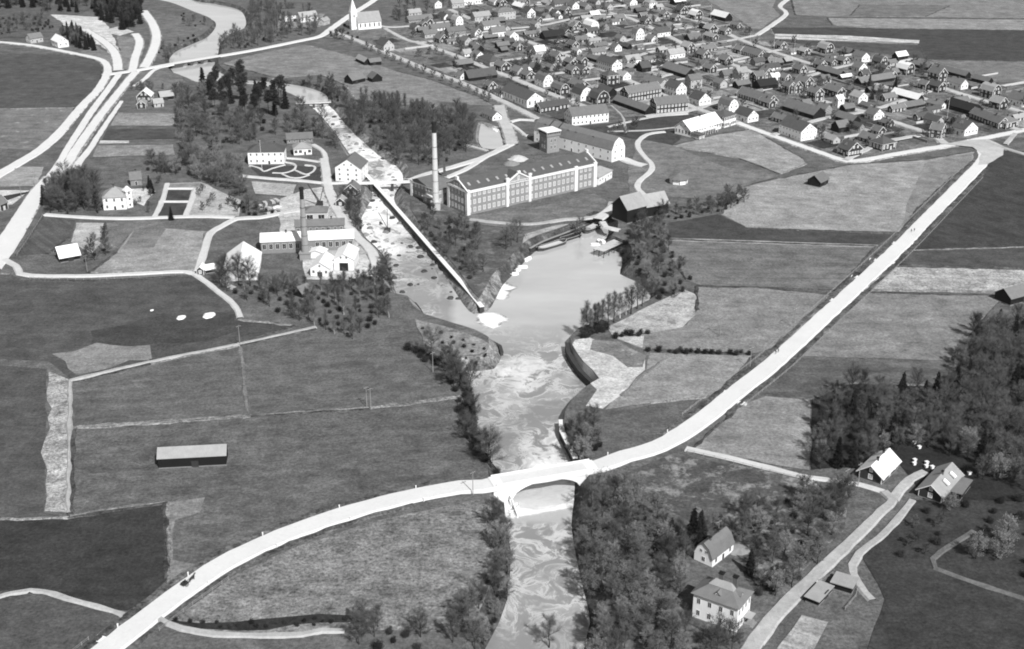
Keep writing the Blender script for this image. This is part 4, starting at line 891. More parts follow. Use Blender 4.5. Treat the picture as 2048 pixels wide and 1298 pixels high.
# farm in the south-east and the two garden houses
B3((1762, 971), (1713, 960), (1795, 938), 'r', 3.4, roof='g', wt='D', rt='w', rise=3.0, label='dark farmhouse with bright white roof beside the lane', cat='farmhouse', name='farmhouse', chim=2, ov=.9, wsp=3.6, ww=1.2, wh=1.5)
fb = B3((1882, 1008), (1831, 998), (1920, 965), 'r', 3.2, roof='g', wt='D', rt='l', rise=2.8, label='dark farm dwelling with weathered pale roof and two roof hatches', cat='farmhouse', name='farmhouse', chim=1, ov=.9, wsp=3.6, ww=1.2, wh=1.5)
for xx in (-2.5, 3.5):
    m = MB(); m.box(-.7, .7, -1.2, 1.2, 0, .5); ob('roof_hatch', m, TRIM, fb, (xx, -2.6, 4.75)).rotation_euler = (.56, 0, 0)
B3((1920, 1002), (1896, 990), (1940, 975), 'r', 2.6, W=6, roof='f', wt='B', rt='m', label='half-roofed timber shed behind the farm dwelling', cat='shed', name='shed', chim=0, rise=.3)
gh = B3((1424, 1137), (1386, 1122), (1466, 1104), 'r', 3.4, roof='m', wt='W', rt='m', rise=4.2, label='white cottage with grey gambrel roof among the garden trees', cat='cottage', name='cottage', chim=2, rows=1, wsp=3.0, ww=1.1, wh=1.5, attic=1)
# two-storey villa with mansard hip
c, rz, VL, VW = tri((1472, 1268), (1384, 1236), (1508, 1238), 'l')
vv = thing('villa', 'large white two-storey villa with grey hipped mansard roof in the garden', 'villa', (c.x, c.y, 0), rz); FOOT.append((c.x, c.y, 11))
vh = 8.8; L, W = VL, VW
m = MB(); m.box(-L/2-.1, L/2+.1, -W/2-.1, W/2+.1, -.3, .6); ob('plinth', m, STONE, vv)
m = MB(); m.box(-L/2, L/2, -W/2, W/2, .4, vh); ob('wall', m, WHITE, vv)
m = MB(); o1, o2 = .7, -3.1
r0 = [(-L/2-o1, -W/2-o1, vh-.1), (L/2+o1, -W/2-o1, vh-.1), (L/2+o1, W/2+o1, vh-.1), (-L/2-o1, W/2+o1, vh-.1)]
r1 = [(-L/2-o2, -W/2-o2, vh+2.2), (L/2+o2, -W/2-o2, vh+2.2), (L/2+o2, W/2+o2, vh+2.2), (-L/2-o2, W/2+o2, vh+2.2)]
for i in range(4): m.poly([r0[i], r0[(i+1) % 4], r1[(i+1) % 4], r1[i]])
m.poly(r0[::-1]); m.poly(r1); R = ob('roof', m, R_M, vv)
m = MB(); k1 = [(x*1.05, y*1.05, z + .12) for x, y, z in r1]; rg = max(.5, (L - W)/2)
m.poly([k1[0], k1[1], (rg, 0, vh+3.9), (-rg, 0, vh+3.9)]); m.poly([k1[2], k1[3], (-rg, 0, vh+3.9), (rg, 0, vh+3.9)]); m.poly([k1[1], k1[2], (rg, 0, vh+3.9)]); m.poly([k1[3], k1[0], (-rg, 0, vh+3.9)]); m.poly(k1[::-1]); ob('upper_roof', m, R_L, vv)
for a_, b_ in ((-.8, .5), (3.2, 1.0)): ob('chimney', chim_mesh(1.3), None, R, (a_, b_, vh + 3.6), 0, 1.6)
dormer(vv, 0, -W/2 + 1.0, vh + .3, -math.pi/2, 1.6, 1.0, 2.2, GREYW, R_M); dormer(vv, L/2 - 1.0, 0, vh + .3, 0, 1.6, 1.0, 2.2, GREYW, R_M)
for s, n_ in (('y', 4), ('x', 4), ('Y', 4), ('X', 3)):
    ln = L if s in 'yY' else W
    for r in (0, 1):
        for i in range(n_):
            p = -ln/2 + ln/n_*(i+.5); zz = 2.5 + 3.9*r
            loc = {'y': (p, -W/2, zz), 'Y': (-p, W/2, zz), 'x': (L/2, p, zz), 'X': (-L/2, -p, zz)}[s]; a = {'y': math.pi, 'Y': 0, 'x': -math.pi/2, 'X': math.pi/2}[s]
            ob('window', win_mesh(1.0, 1.7, 0), None, vv, loc, a)
m = MB(); m.box(0, 3.0, -1.6, 1.6, 0, .5); m.box(0, 2.2, -1.6, 1.6, .5, 1.0); ob('steps', m, STONE, vv, (L/2, 1.5, 0))
m = MB(); m.box(0, 2.4, -1.7, 1.7, 3.0, 3.2); ob('porch_roof', m, R_L, vv, (L/2, 1.5, 0))
B3((1702, 1190), (1662, 1178), (1714, 1180), 'l', 2.4, W=5.5, roof='f', wt='B', rt='l', rise=.25, label='flat-roofed shed with pale boards inside the fenced yard', cat='shed', name='shed', chim=0)
B3((1636, 1214), (1622, 1206), (1664, 1184), 'r', 1.9, W=4, roof='f', wt='B', rt='l', rise=.2, label='narrow lean-to with pale roof along the fenced yard', cat='shed', name='shed', chim=0)
B3((605, 598), (592, 596), (624, 590), 'r', 2.6, W=6, roof='g', wt='B', rt='m', label='dark riverside hut under the trees below the workshops', cat='hut', name='hut', chim=0)
B3((566, 44), (570, 40), (598, 42), 'r', 6, W=10, roof='g', wt='W', rt='d', label='white house with dark roof on the road to the church', cat='house', name='house', rows=2)
B3((602, 46), (600, 42), (636, 42), 'r', 5, W=9, roof='g', wt='W', rt='l', label='white house with pale roof next on the road to the church', cat='house', name='house')
B3((648, 52), (640, 50), (660, 48), 'r', 4, W=6, roof='g', wt='Y', rt='l', label='pale gate lodge where the church road bends', cat='lodge', name='lodge')
B3((985, 243), (964, 234), (1001, 239), 'l', 3.2, W=7, roof='g', wt='W', rt='m', label='low white lock-keeper house beside the canal basin', cat='house', name='house', chim=0)
# ------------------------------------------------------------------ the town, house by house
# (px, py of the nearest ground corner, ridge, length, width, eaves height, roof kind, wall, roof tone)
TOWN = """768,104,u,16,10,5,g,Y,d
729,131,u,18,6,3,g,B,l
741,132,v,10,6,3,g,B,m
818,47,v,26,8,3,g,G,m
818,33,v,14,7,3,g,Y,l
912,52,u,10,8,5,m,W,l
845,57,u,8,6,3.5,g,D,m
864,64,v,20,8,3,g,W,m
897,73,v,18,8,4,g,G,m
914,137,v,16,7,3,g,B,m
921,161,u,8,7,3.4,g,W,m
938,164,v,26,11,3,g,B,d
996,42,v,20,11,7.6,h,Y,m
961,35,v,14,8,4,g,B,d
1043,23,u,18,8,4,g,G,w
1000,16,u,8,8,5,g,D,m
1055,37,u,12,9,5.4,g,W,d
1098,30,u,9,7,5,g,Y,m
1091,41,u,7,6,4,g,G,m
1110,14,v,26,8,3,g,Y,d
968,61,v,18,9,4,g,W,m
950,77,u,9,8,5,g,W,m
985,76,v,14,8,5,g,W,m
1020,86,u,10,9,6,g,W,l
1008,70,u,9,8,4.5,g,Y,m
1052,76,v,16,6,3,g,D,m
1090,81,v,22,10,3,g,B,b
996,99,v,12,6,3,g,B,m
1034,104,u,8,6,4,g,D,m
1072,115,v,10,8,5,g,Y,w
1060,112,u,7,6,4,g,D,d
1112,130,u,12,8,6,g,D,m
1124,131,v,8,6,4,g,W,l
1140,138,u,10,7,5,g,D,m
953,123,u,10,8,4.5,g,W,m
980,134,u,22,12,4,h,Y,d
1003,146,u,12,9,5,g,D,m
1035,154,u,10,8,4,g,Y,m
1054,162,u,12,8,4,g,D,m
1087,176,u,13,9,5.4,m,W,m
1121,192,u,14,8,4.5,m,D,m
1161,204,u,13,11,5,m,W,d
978,183,u,8,7,4,g,D,m
1003,197,u,12,5,3,g,W,d
1081,228,v,26,8,4,g,D,d
1163,137,u,9,6,6,g,D,m
1165,152,u,14,7,4.5,g,D,d
1144,152,u,11,7,4,g,D,m
1224,148,u,22,10,7.2,g,W,d
1215,171,v,11,11,7,h,D,d
1246,162,u,10,8,3.5,g,W,l
1255,134,v,14,8,5,g,W,l
1371,158,u,32,10,3.5,g,B,m
1284,146,v,9,9,4,g,B,d
1318,181,u,22,10,4,g,Y,m
1352,195,u,14,10,6.4,g,W,d
1381,179,v,11,8,7,g,Y,m
1194,211,u,12,11,4.5,m,D,d
1216,194,u,16,8,3,g,B,d
1160,182,u,16,9,3.4,g,D,m
1477,162,v,10,8,6,g,Y,l
1512,169,v,9,8,6,g,D,m
1530,161,u,8,7,6,g,D,m
1545,163,v,8,6,3,g,W,w
1520,182,v,18,10,3.5,g,B,b
1570,164,u,14,6,3,g,D,m
1577,190,u,8,7,6,g,D,m
1588,190,u,10,8,6,g,D,m
1610,181,u,12,8,6,g,D,m
1630,205,u,10,8,6.6,g,D,m
1674,198,u,16,8,5,g,D,m
1535,214,u,34,10,3.5,g,D,m
1538,218,u,12,6,4,g,D,m
1398,213,u,12,11,4.6,g,W,d
1457,229,u,12,9,6,m,W,m
1495,247,u,14,10,4.6,g,W,d
1626,240,u,32,12,3.5,g,B,m
1745,291,u,14,8,3,g,D,m
1704,251,u,18,8,3,g,B,m
1677,267,v,10,8,4,g,B,m
1747,242,u,9,10,4,g,W,m
1675,217,v,6,6,6.4,g,W,w
1716,212,u,10,9,6,g,W,l
1651,109,u,11,9,4.5,m,D,l
1608,113,u,8,7,4,g,D,l
1686,132,u,9,7,4,g,D,m
1723,127,u,12,9,5,g,W,m
1718,145,u,9,9,3.5,g,W,m
1760,137,u,10,8,5,m,D,d
1795,123,v,12,7,4,g,B,w
1812,152,u,11,9,5,m,D,w
1780,161,u,8,7,4,g,D,m
1683,161,v,11,4,2.5,g,B,w
1678,157,u,26,7,3,g,B,m
1722,173,v,36,8,3,g,B,m
1834,207,u,26,7,3,g,B,w
1876,167,u,12,9,7,g,D,m
1876,187,u,12,8,5,g,D,d
1921,181,u,12,8,4.5,g,W,m
1983,200,u,12,9,6,m,D,l
1998,221,u,10,9,5,g,D,l
2043,216,u,14,10,5,g,W,m
1850,181,u,8,6,4,g,D,m
1930,159,u,30,6,3,g,B,m
1855,142,u,18,6,3,g,B,m
1975,171,u,16,6,3,g,B,m
1805,222,v,22,6,2.5,g,B,m
1945,233,u,26,10,3.5,g,B,b
1182,63,u,14,9,5,m,W,w
1146,63,u,8,7,4,g,D,m
1206,63,u,7,7,4,g,G,m
1272,82,u,8,9,6.5,m,W,m
1315,76,v,15,9,4.5,g,W,d
1240,87,u,9,7,4,g,Y,m
1303,88,u,9,7,4,g,W,m
1340,121,v,16,8,5,g,W,l
1375,109,u,10,8,6,g,D,l
1299,18,u,9,9,6,h,W,l
1260,15,u,12,9,5,g,W,m
1350,12,v,14,9,4,g,B,w
1361,32,u,11,9,5,g,D,d
1390,42,u,11,9,5,m,D,w
1327,38,u,8,7,4,g,D,m
1350,45,u,8,7,4,g,D,m
1170,20,u,14,8,3,g,G,m
1450,44,u,22,9,4,g,B,w
1419,70,u,10,9,5,g,D,l
1450,72,u,10,7,4,g,D,m
1380,86,v,14,9,3,g,B,m
1406,120,u,11,8,4,g,D,m
1516,120,u,34,9,3.5,g,D,m
1451,132,u,10,8,4.5,g,D,m
1561,101,u,8,7,4,g,D,m
1130,30,u,10,8,4,g,D,m
1070,58,u,9,7,4,g,Y,m
1145,100,u,9,7,4,g,D,m
1190,100,v,14,6,3,g,G,m
1185,112,v,14,6,3,g,Y,m
1230,105,u,8,7,4,g,W,m
880,88,u,12,9,4,g,D,m
850,78,v,14,8,4,g,Y,m
930,92,u,10,8,4,g,Y,m
1215,22,u,9,7,4,g,Y,m
1230,45,v,12,7,3.5,g,D,m
1290,52,u,9,8,4,g,D,d
1145,20,u,10,8,4,g,W,m
1030,14,v,12,8,4,g,Y,m
1420,148,u,10,7,4,g,D,m
1448,158,v,14,7,3,g,G,m
1500,200,v,14,7,3,g,D,m
1440,178,u,9,7,4,g,Y,m
1640,140,u,9,7,4,g,D,m
1600,150,u,10,7,4,g,D,m
1740,190,v,14,6,3,g,B,m
1770,205,v,12,6,3,g,D,m
1900,215,v,20,6,3,g,D,m
1650,230,u,9,7,4,g,G,m
1690,226,v,10,6,3,g,B,m
1480,110,u,9,7,4,g,D,m
1540,135,v,14,7,3,g,B,m
950,45,v,18,9,5,g,Y,l
925,12,v,24,10,4,g,W,w
905,18,v,14,9,5,g,Y,l
870,18,u,10,8,5,g,W,m"""
LAND = [('the church', 740, 70), ('the street trees along the mill meadow', 860, 140), ('the white street house by the lock', 1040, 200), ('the white school', 1170, 225), ('the two long dark blocks', 1290, 200), ('the villa with verandas', 1420, 225), ('the black-roofed yard', 1530, 170), ('the boundary lane', 1600, 245), ('the crossroads', 1900, 245), ('the long white-roofed shed', 1830, 200), ('the far pale strip field', 1700, 110), ('the sloping field at the town edge', 1900, 160), ('the long barn with a white roof', 1440, 45), ('the northern lane', 1340, 30), ('the twin flagpoles', 1250, 90), ('the many-gabled corner', 1130, 120), ('the tall pale block', 1000, 55), ('the bare garden trees', 1060, 140), ('the low sheds in mid town', 1450, 120), ('the big yellow-white hall', 1220, 150)]
RKW = {'g': 'gabled', 'm': 'gambrel', 'h': 'hipped'}
rows_ = [r.split(',') for r in TOWN.split('\n')]
for r in rows_:
    px, py, ax, L, W, h, rk, wt, rt = float(r[0]), float(r[1]), r[2], float(r[3]), float(r[4]), float(r[5]), r[6], r[7], r[8]
    L *= .93; W *= .93
    c, rz = corner(px, py, ax, L, W, TU + random.uniform(-.035, .035))
    ld = min(LAND, key=lambda k: (k[1] - px) ** 2 + (2.2 * (k[2] - py)) ** 2)[0]
    shed = wt == 'B'
    st_ = 'two-storey ' if h >= 5.8 else ('long ' if L >= 20 else 'low ' if h <= 3.2 else '')
    kind = 'shed' if shed and L < 16 else 'barn' if shed else 'house'
    col = 'wood-grey' if wt == 'G' else WN[wt]
    lab = '%s%s %s with %s %s roof near %s' % (st_, col, kind, RN[rt], RKW[rk], ld)
    build(c, rz, L, W, h, rk, wt, rt, lab, kind, kind, group='%s %ss near %s' % (WN[wt], kind, ld), chim=0 if shed else (2 if L > 15 else 1), rise=None if rk != 'g' else W * random.uniform(.38, .48), wsp=random.uniform(2.3, 2.9), plinth=not shed)

# small outbuildings filling the yards between the houses
rg_ = random.Random(21); kk = 0; tr_ = 0
TP = npoly([G(x, y) for x, y in [(780,75),(840,45),(920,0),(1380,0),(1480,45),(1530,88),(1700,108),(1860,130),(2000,180),(2060,215),(2040,245),(1900,272),(1700,305),(1660,295),(1490,235),(1385,212),(1140,230),(1000,185)]])
RS = [(c_, w_) for c_, w_ in ROADS]
while kk < 95 and tr_ < 6000:
    tr_ += 1; lo, hi = TP.min(0), TP.max(0); P = Vector((rg_.uniform(lo[0], hi[0]), rg_.uniform(lo[1], hi[1]), 0)); q_ = np.array([[P.x, P.y]])
    if not inside(q_, TP)[0]: continue
    L, W = rg_.uniform(6, 15), rg_.uniform(4, 7); rad = math.hypot(L, W) / 2
    if any((P.x - f[0]) ** 2 + (P.y - f[1]) ** 2 < (f[2] + rad * .85 + .6) ** 2 for f in FOOT): continue
    if any(pdist(q_, c_, False)[0] < w_ + rad * .8 for c_, w_ in RS): continue
    px, py = PX(P); ld = min(LAND, key=lambda k: (k[1] - px) ** 2 + (2.2 * (k[2] - py)) ** 2)[0]
    wt = rg_.choice('BBDDDGYW'); rt = rg_.choice('ddmmmlwb' if wt in 'BG' else 'dmml'); h = rg_.uniform(2.3, 3.4)
    kind = rg_.choice(('outbuilding', 'shed')) if wt in 'BG' else 'outbuilding'
    build(P, TU + rg_.choice((0, math.pi / 2)) + rg_.uniform(-.06, .06), L, W, h, 'g', wt, rt, 'small %s %s with %s roof near %s' % ('wood-grey' if wt == 'G' else WN[wt], kind, RN[rt], ld), kind, kind, group='small %s %ss near %s' % (WN[wt], kind, ld), chim=0 if wt in 'BG' else rg_.choice((0, 1)), rise=W * rg_.uniform(.36, .46), plinth=False, attic=0); kk += 1
# ------------------------------------------------------------------ bridges, walls and works in the river
def arch_bridge(A, B, ztop, width, spans, zw, name, label, crown, mat=CONC, pier=1.6, parapet=True):
    d = B - A; L = d.length; rz = math.atan2(d.y, d.x); T = thing(name, label, 'bridge', (A.x, A.y, 0), rz)
    pr = []; n = len(spans); x = 0.0
    tot = sum(spans) + pier * (n - 1); x = (L - tot) / 2; ext = 5.0
    pr += [(-ext, zw - 1.5), (x, zw - 1.5)]
    for i, s in enumerate(spans):
        for k in range(17):
            t = k / 16; pr.append((x + s * t, zw + .3 + (crown - zw - .3) * math.sqrt(max(0, 1 - (2 * t - 1) ** 2)) ** 1.15))
        x += s
        if i < n - 1: pr += [(x, zw - 1.5), (x + pier, zw - 1.5)]; x += pier
    pr += [(x, zw - 1.5), (L + ext, zw - 1.5)]
    m = MB(); h = width / 2
    for (x0, z0), (x1, z1) in zip(pr[:-1], pr[1:]):
        if x1 - x0 > 1e-4:
            m.poly([(x0, -h, z0), (x1, -h, z1), (x1, -h, ztop), (x0, -h, ztop)]); m.poly([(x1, h, z1), (x0, h, z0), (x0, h, ztop), (x1, h, ztop)])
        m.poly([(x0, h, z0), (x1, h, z1), (x1, -h, z1), (x0, -h, z0)])
    m.poly([(-ext, -h, ztop), (L + ext, -h, ztop), (L + ext, h, ztop), (-ext, h, ztop)])
    ob('arch_body', m, mat, T)
    if parapet:
        for sy in (-1, 1):
            m = MB(); m.box(-4, L + 4, -.15, .15, ztop - .1, ztop + .6); ob('parapet', m, mat, T, (0, sy * (h - .1), 0))
        m = MB(); y = -h - .12; q = pr[2:19]
        for a, b in zip(q[:-1], q[1:]): m.beam((a[0], y, a[1] + .18), (b[0], y, b[1] + .18), .25, .4)
        ob('arch_ring', m, mat, T)
    return T
brg = arch_bridge(BR0, BR1, ZT + 1.24, 6.5, [25.0], LO, 'arch_bridge', 'white concrete arch bridge carrying the road over the river', .75)
Lb = (BR1 - BR0).length
m = MB(); m.beam((0, 0, -2.6), (-.6, -9.5, -4.6), .5, .9); ob('wing_wall', m, CONC, brg, (.6, -4, 0))
m = MB(); m.beam((0, 0, -2.6), (-.4, 8, -4.4), .5, .9); ob('wing_wall', m, CONC, brg, (.6, 4, 0))
arch_bridge(G(352, 127, .2), G(428, 115, .2), .24, 6.2, [7.2, 7.6, 7.2], HI, 'arch_bridge', 'three-arched stone bridge carrying the upper road over the river', -.35, STONED, parapet=False)
def wall_along(name, label, px, zt, wd, ht, mat, cap=None, z1=None, cat='wall'):
    P = [G(x, y, zt if z1 is None else zt + (z1 - zt) * i / (len(px) - 1)) for i, (x, y) in enumerate(px)]
    P = catmull(P, 6.0); T = thing(name, label, cat, (P[0].x, P[0].y, P[0].z - ht))
    o = Vector((P[0].x, P[0].y, P[0].z - ht)); m = MB(); mc = MB()
    for a, b in zip(P[:-1], P[1:]):
        m.beam(a - o - Vector((0, 0, ht / 2)), b - o - Vector((0, 0, ht / 2)), wd, ht); mc.beam(a - o + Vector((0, 0, .12)), b - o + Vector((0, 0, .12)), wd + .25, .25)
    ob('masonry', m, mat, T); ob('coping', mc, cap or mat, T); return T
wall_along('flume_wall', 'long straight flume with pale top running down beside the rapids', [(722,338),(765,385),(820,447),(880,516),(930,573),(964,614)], .6, 2.0, 2.6, STONED, CONC, z1=-1.6, cat='flume')
wall_along('training_wall', 'curved dark timber training wall between foam and pale sand', [(1134,686),(1137,704),(1160,740),(1189,768)], -1.9, 1.6, 3.2, WOODD, STONED)
wall_along('training_wall', 'dark timber training wall just above the arch bridge', [(1122,840),(1124,863),(1138,891),(1151,917)], -1.9, 1.6, 3.4, WOODD, CONC)
wall_along('guide_wall', 'low dark stone guide wall along the gravel bar', [(895,650),(925,660),(968,675),(1000,692),(1004,706)], -3.6, 1.2, 2.0, STONED)
wall_along('quay_wall', 'timber quay wall below the brick mill', [(1060,497),(1088,482),(1128,467),(1170,450)], -2.2, .8, 3.4, WOODD, WOOD)
wall_along('weir', 'low plank weir across the head of the rapids', [(598,206),(628,208),(657,206)], -2.0, 1.2, 2.2, WOODD, WOOD, cat='weir')
def footbridge(p0, p1, z, wd, label, piers=2, mat=WOODL):
    A, B = G(*p0, z), G(*p1, z); d = B - A; T = thing('footbridge', label, 'footbridge', (A.x, A.y, 0), math.atan2(d.y, d.x)); L = d.length
    m = MB(); m.box(0, L, -wd/2, wd/2, z - .2, z); ob('deck', m, mat, T)
    for sy in (-1, 1):
        m = MB(); m.box(0, L, -.06, .06, z + .9, z + 1.02); m.box(0, L, -.08, .08, z - .7, z - .2); ob('girder_rail', m, mat, T, (0, sy * wd/2, 0))
        for i in range(int(L / 3) + 1):
            m = MB(); m.box(-.06, .06, -.06, .06, z, z + 1.0); ob('rail_post', m, mat, T, (min(L - .1, i * 3.0), sy * wd/2, 0))
    for i in range(piers):
        m = MB(); m.box(-.8, .8, -wd/2, wd/2, -6, z - .2); ob('pier', m, STONED, T, (L * (i + 1) / (piers + 1), 0, 0))
footbridge((700, 366), (826, 362), 1.4, 3.0, 'white girder footbridge from the mill house across the rapids', 2, CONC)
footbridge((592, 206), (662, 203), 1.0, 1.6, 'narrow wooden footbridge over the weir', 3)
footbridge((932, 289), (975, 301), .6, 2.2, 'short plank bridge at the canal gates by the wood', 0)
# boulders in the rapids
ROCKM = []
for s in range(4):
    m = MB(); rr = random.Random(s); n = 7
    rings = [[(math.cos(2*math.pi*i/n) * r * rr.uniform(.75, 1.2), math.sin(2*math.pi*i/n) * r * rr.uniform(.75, 1.2), z * rr.uniform(.85, 1.1)) for i in range(n)] for r, z in ((1.0, -.6), (1.05, 0.05), (.75, .5))]
    base = len(m.v)
    for rg_ in rings: m.v += rg_
    m.v.append((0, 0, .72))
    for k in range(2):
        for i in range(n): m.f.append([base + k*n + i, base + k*n + (i+1) % n, base + (k+1)*n + (i+1) % n, base + (k+1)*n + i]); m.m.append(0)
    for i in range(n): m.f.append([base + 2*n + i, base + 2*n + (i+1) % n, base + 3*n]); m.m.append(0)
    me = m.mesh('boulder'); ROCKM.append(me)
ROCKD = []
for me in ROCKM:
    c_ = me.copy(); c_.materials.append(STONED); ROCKD.append(c_); me.materials.append(STONE)
cnt = 0
while cnt < 95:
    px, py = random.uniform(640, 940), random.uniform(230, 600); z = zpx(px, py); P = G(px, py, z)
    q = np.array([[P.x, P.y]])
    if not inside(q, RIV)[0]: continue
    dd = pdist(q, RIV)[0]
    if random.random() > (1.0 if dd < 6 else .3): continue
    o = ob('boulder', random.choice(ROCKM if random.random() < .5 else ROCKD), None, None, (P.x, P.y, z - .1), random.uniform(0, 6), random.uniform(.5, 1.9))
    tag(o, 'rounded boulder lying in the white water of the rapids', 'boulder', 'boulders in the rapids'); cnt += 1
for px, py, s, lab in ((363, 636, 2.3, 'round white boulder in the dark meadow'), (419, 632, 3.1, 'large white boulder at the foot of the winding lane'), (304, 621, 1.0, 'small white stone in the dark meadow')):
    me = ROCKM[0].copy(); me.materials.clear(); me.materials.append(WHITE); o = ob('boulder', me, None, None, G(px, py), 1.0, (s, s * .8, s * .6)); tag(o, lab, 'boulder')
# ------------------------------------------------------------------ boats
def hull(L, W, D, mat, inner, label, P, rz, name='rowing_boat', cat='boat', barge=False, seats=2):
    T = thing(name, label, cat, (P.x, P.y, P.z), rz); N = 9; m = MB()
    def sec(t, k):
        w_ = W / 2 * (min(1, 1.9 * (1 - abs(2*t - 1)) ** .55) if not barge else min(1, 4.2 * (1 - abs(2*t - 1)) ** .8)); x = -L/2 + L * t; sh = D * .22 * (2*t - 1) ** 2
        return [(x, -w_ * k, D*.7 + sh), (x, -w_ * .72 * k, -D*.25), (x, w_ * .72 * k, -D*.25), (x, w_ * k, D*.7 + sh)]
    S = [sec(.02 + .96 * i / (N-1), 1) for i in range(N)]
    for a, b in zip(S[:-1], S[1:]):
        for i in range(3): m.poly([a[i], b[i], b[i+1], a[i+1]])
    m.poly(S[0][::-1]); m.poly(S[-1]); ob('hull', m, mat, T)
    m = MB()
    for a, b in zip(S[:-1], S[1:]): m.poly([(a[0][0], a[0][1]*.9, D*.2), (b[0][0], b[0][1]*.9, D*.2), (b[3][0], b[3][1]*.9, D*.2), (a[3][0], a[3][1]*.9, D*.2)])
    ob('bottom_boards', m, inner, T)
    m = MB()
    for a, b in zip(S[:-1], S[1:]):
        for i in (0, 3): m.beam(a[i], b[i], .1 if not barge else .5, .12)
    ob('gunwale', m, TRIM if not barge else WOOD, T)
    for i in range(seats):
        m = MB(); m.box(-.14, .14, -W*.42, W*.42, D*.45, D*.52); ob('thwart', m, inner, T, (-L*.18 + i * L*.34, 0, 0))
    return T
def wp(x, y): return G(x, y, LO)
b1 = hull(20, 4.6, 2.2, WOODD, WOOD, 'black cargo barge with pale hold moored at the quay', wp(1103, 494), math.radians(40), 'barge', 'barge', True, 0)
m = MB(); m.box(-7.5, 6.5, -1.6, 1.6, .8, 1.5); ob('cargo_hatch', m, WOODL, b1)
b2 = hull(15, 4.0, 2.0, WOODD, WOODD, 'black open barge moored ahead of the cargo barge', wp(1142, 477), math.radians(42), 'barge', 'barge', True, 2)
b3 = hull(15, 4.4, 2.6, WOODD, WOODL, 'black lighter with pale deck in the harbour corner', wp(1184, 460), math.radians(52), 'barge', 'barge', True, 0)
m = MB(); m.box(-3.5, 3.0, -1.5, 1.5, 1.2, 2.4); ob('deck_house', m, WOODL, b3)
b4 = hull(9, 2.8, 1.6, WHITE, WOODL, 'white motor boat beside the trestle pier', wp(1205, 488), math.radians(115), 'motor_boat', 'boat', False, 1)
m = MB(); m.box(-1.6, 1.4, -1.0, 1.0, .8, 2.0); ob('cabin', m, WHITE, b4)
for x, y, a, lab in ((1056, 518, 55, 'white rowing boat moored apart at the quay end'), (1044, 534, 10, 'white rowing boat below the bare shore trees, outermost of three'), (1031, 540, 20, 'white rowing boat between two others below the shore trees'), (1026, 548, 15, 'white rowing boat innermost of three below the shore trees'), (1192, 489, 5, 'slim white rowing boat lying off the trestle pier'), (1028, 1017, 58, 'white rowing boat moored under the arch bridge')):
    hull(5.6, 1.7, .7, WHITE, WOODL, lab, wp(x, y), math.radians(a))
# trestle pier
A, B = G(1197, 500, -1.2), G(1250, 476, -1.2); d = B - A
T = thing('pier', 'timber trestle pier with pale plank deck in the pool', 'pier', (A.x, A.y, 0), math.atan2(d.y, d.x)); Lp = d.length
for i in range(int(Lp / .9)):
    m = MB(); m.box(0, .82, -3.2, 3.2, -1.3, -1.16); ob('plank', m, WOODL, T, (i * .9, 0, 0))
for i in range(6):
    for sy in (-3, 0, 3):
        m = MB(); m.tube((0, 0, -7), (0, 0, -1.3), .2, .18, 6); ob('pile', m, WOODD, T, (.4 + i * (Lp - .8) / 5, sy, 0))
for sy in (-3, 3):
    m = MB(); m.beam((0, sy, -3), (Lp, sy, -3), .16, .2); m.beam((0, sy, -1.45), (Lp, sy, -1.45), .25, .3); ob('waling', m, WOODD, T)
# crane on the works landing
P = G(640, 412); T = thing('derrick_crane', 'dark timber derrick crane beside the machine hall', 'crane', P)
m = MB(); m.box(-1.6, 1.6, -1.4, 1.4, 0, 2.6); ob('winch_house', m, WOODD, T)
m = MB(); m.beam((0, 0, 2), (-6, 1, 12), .35, .35); m.beam((.6, .4, 2), (-6, 1, 12), .2, .2); m.beam((-.6, -.4, 2), (-6, 1, 12), .2, .2); ob('jib', m, WOODD, T)
m = MB(); m.beam((0, 0, 2), (2.5, 0, 11), .35, .35); m.tube((2.5, 0, 11), (-6, 1, 12), .05, .05, 4); ob('mast', m, WOODD, T)
P = G(775, 462, zpx(775, 462)); T = thing('derrick_crane', 'slender derrick mast standing in the rapids', 'crane', P)
m = MB(); m.box(-1.5, 1.5, -1.5, 1.5, -2, 1.4); ob('crib', m, STONED, T)
m = MB(); m.tube((0, 0, 1), (.3, 0, 12), .22, .14, 6); ob('mast', m, WOODD, T); m = MB(); m.beam((0, 0, 1.6), (-4.5, 2, 9.5), .22, .22); m.beam((-4.5, 2, 9.5), (.3, 0, 12), .06, .06); ob('jib', m, WOODD, T)
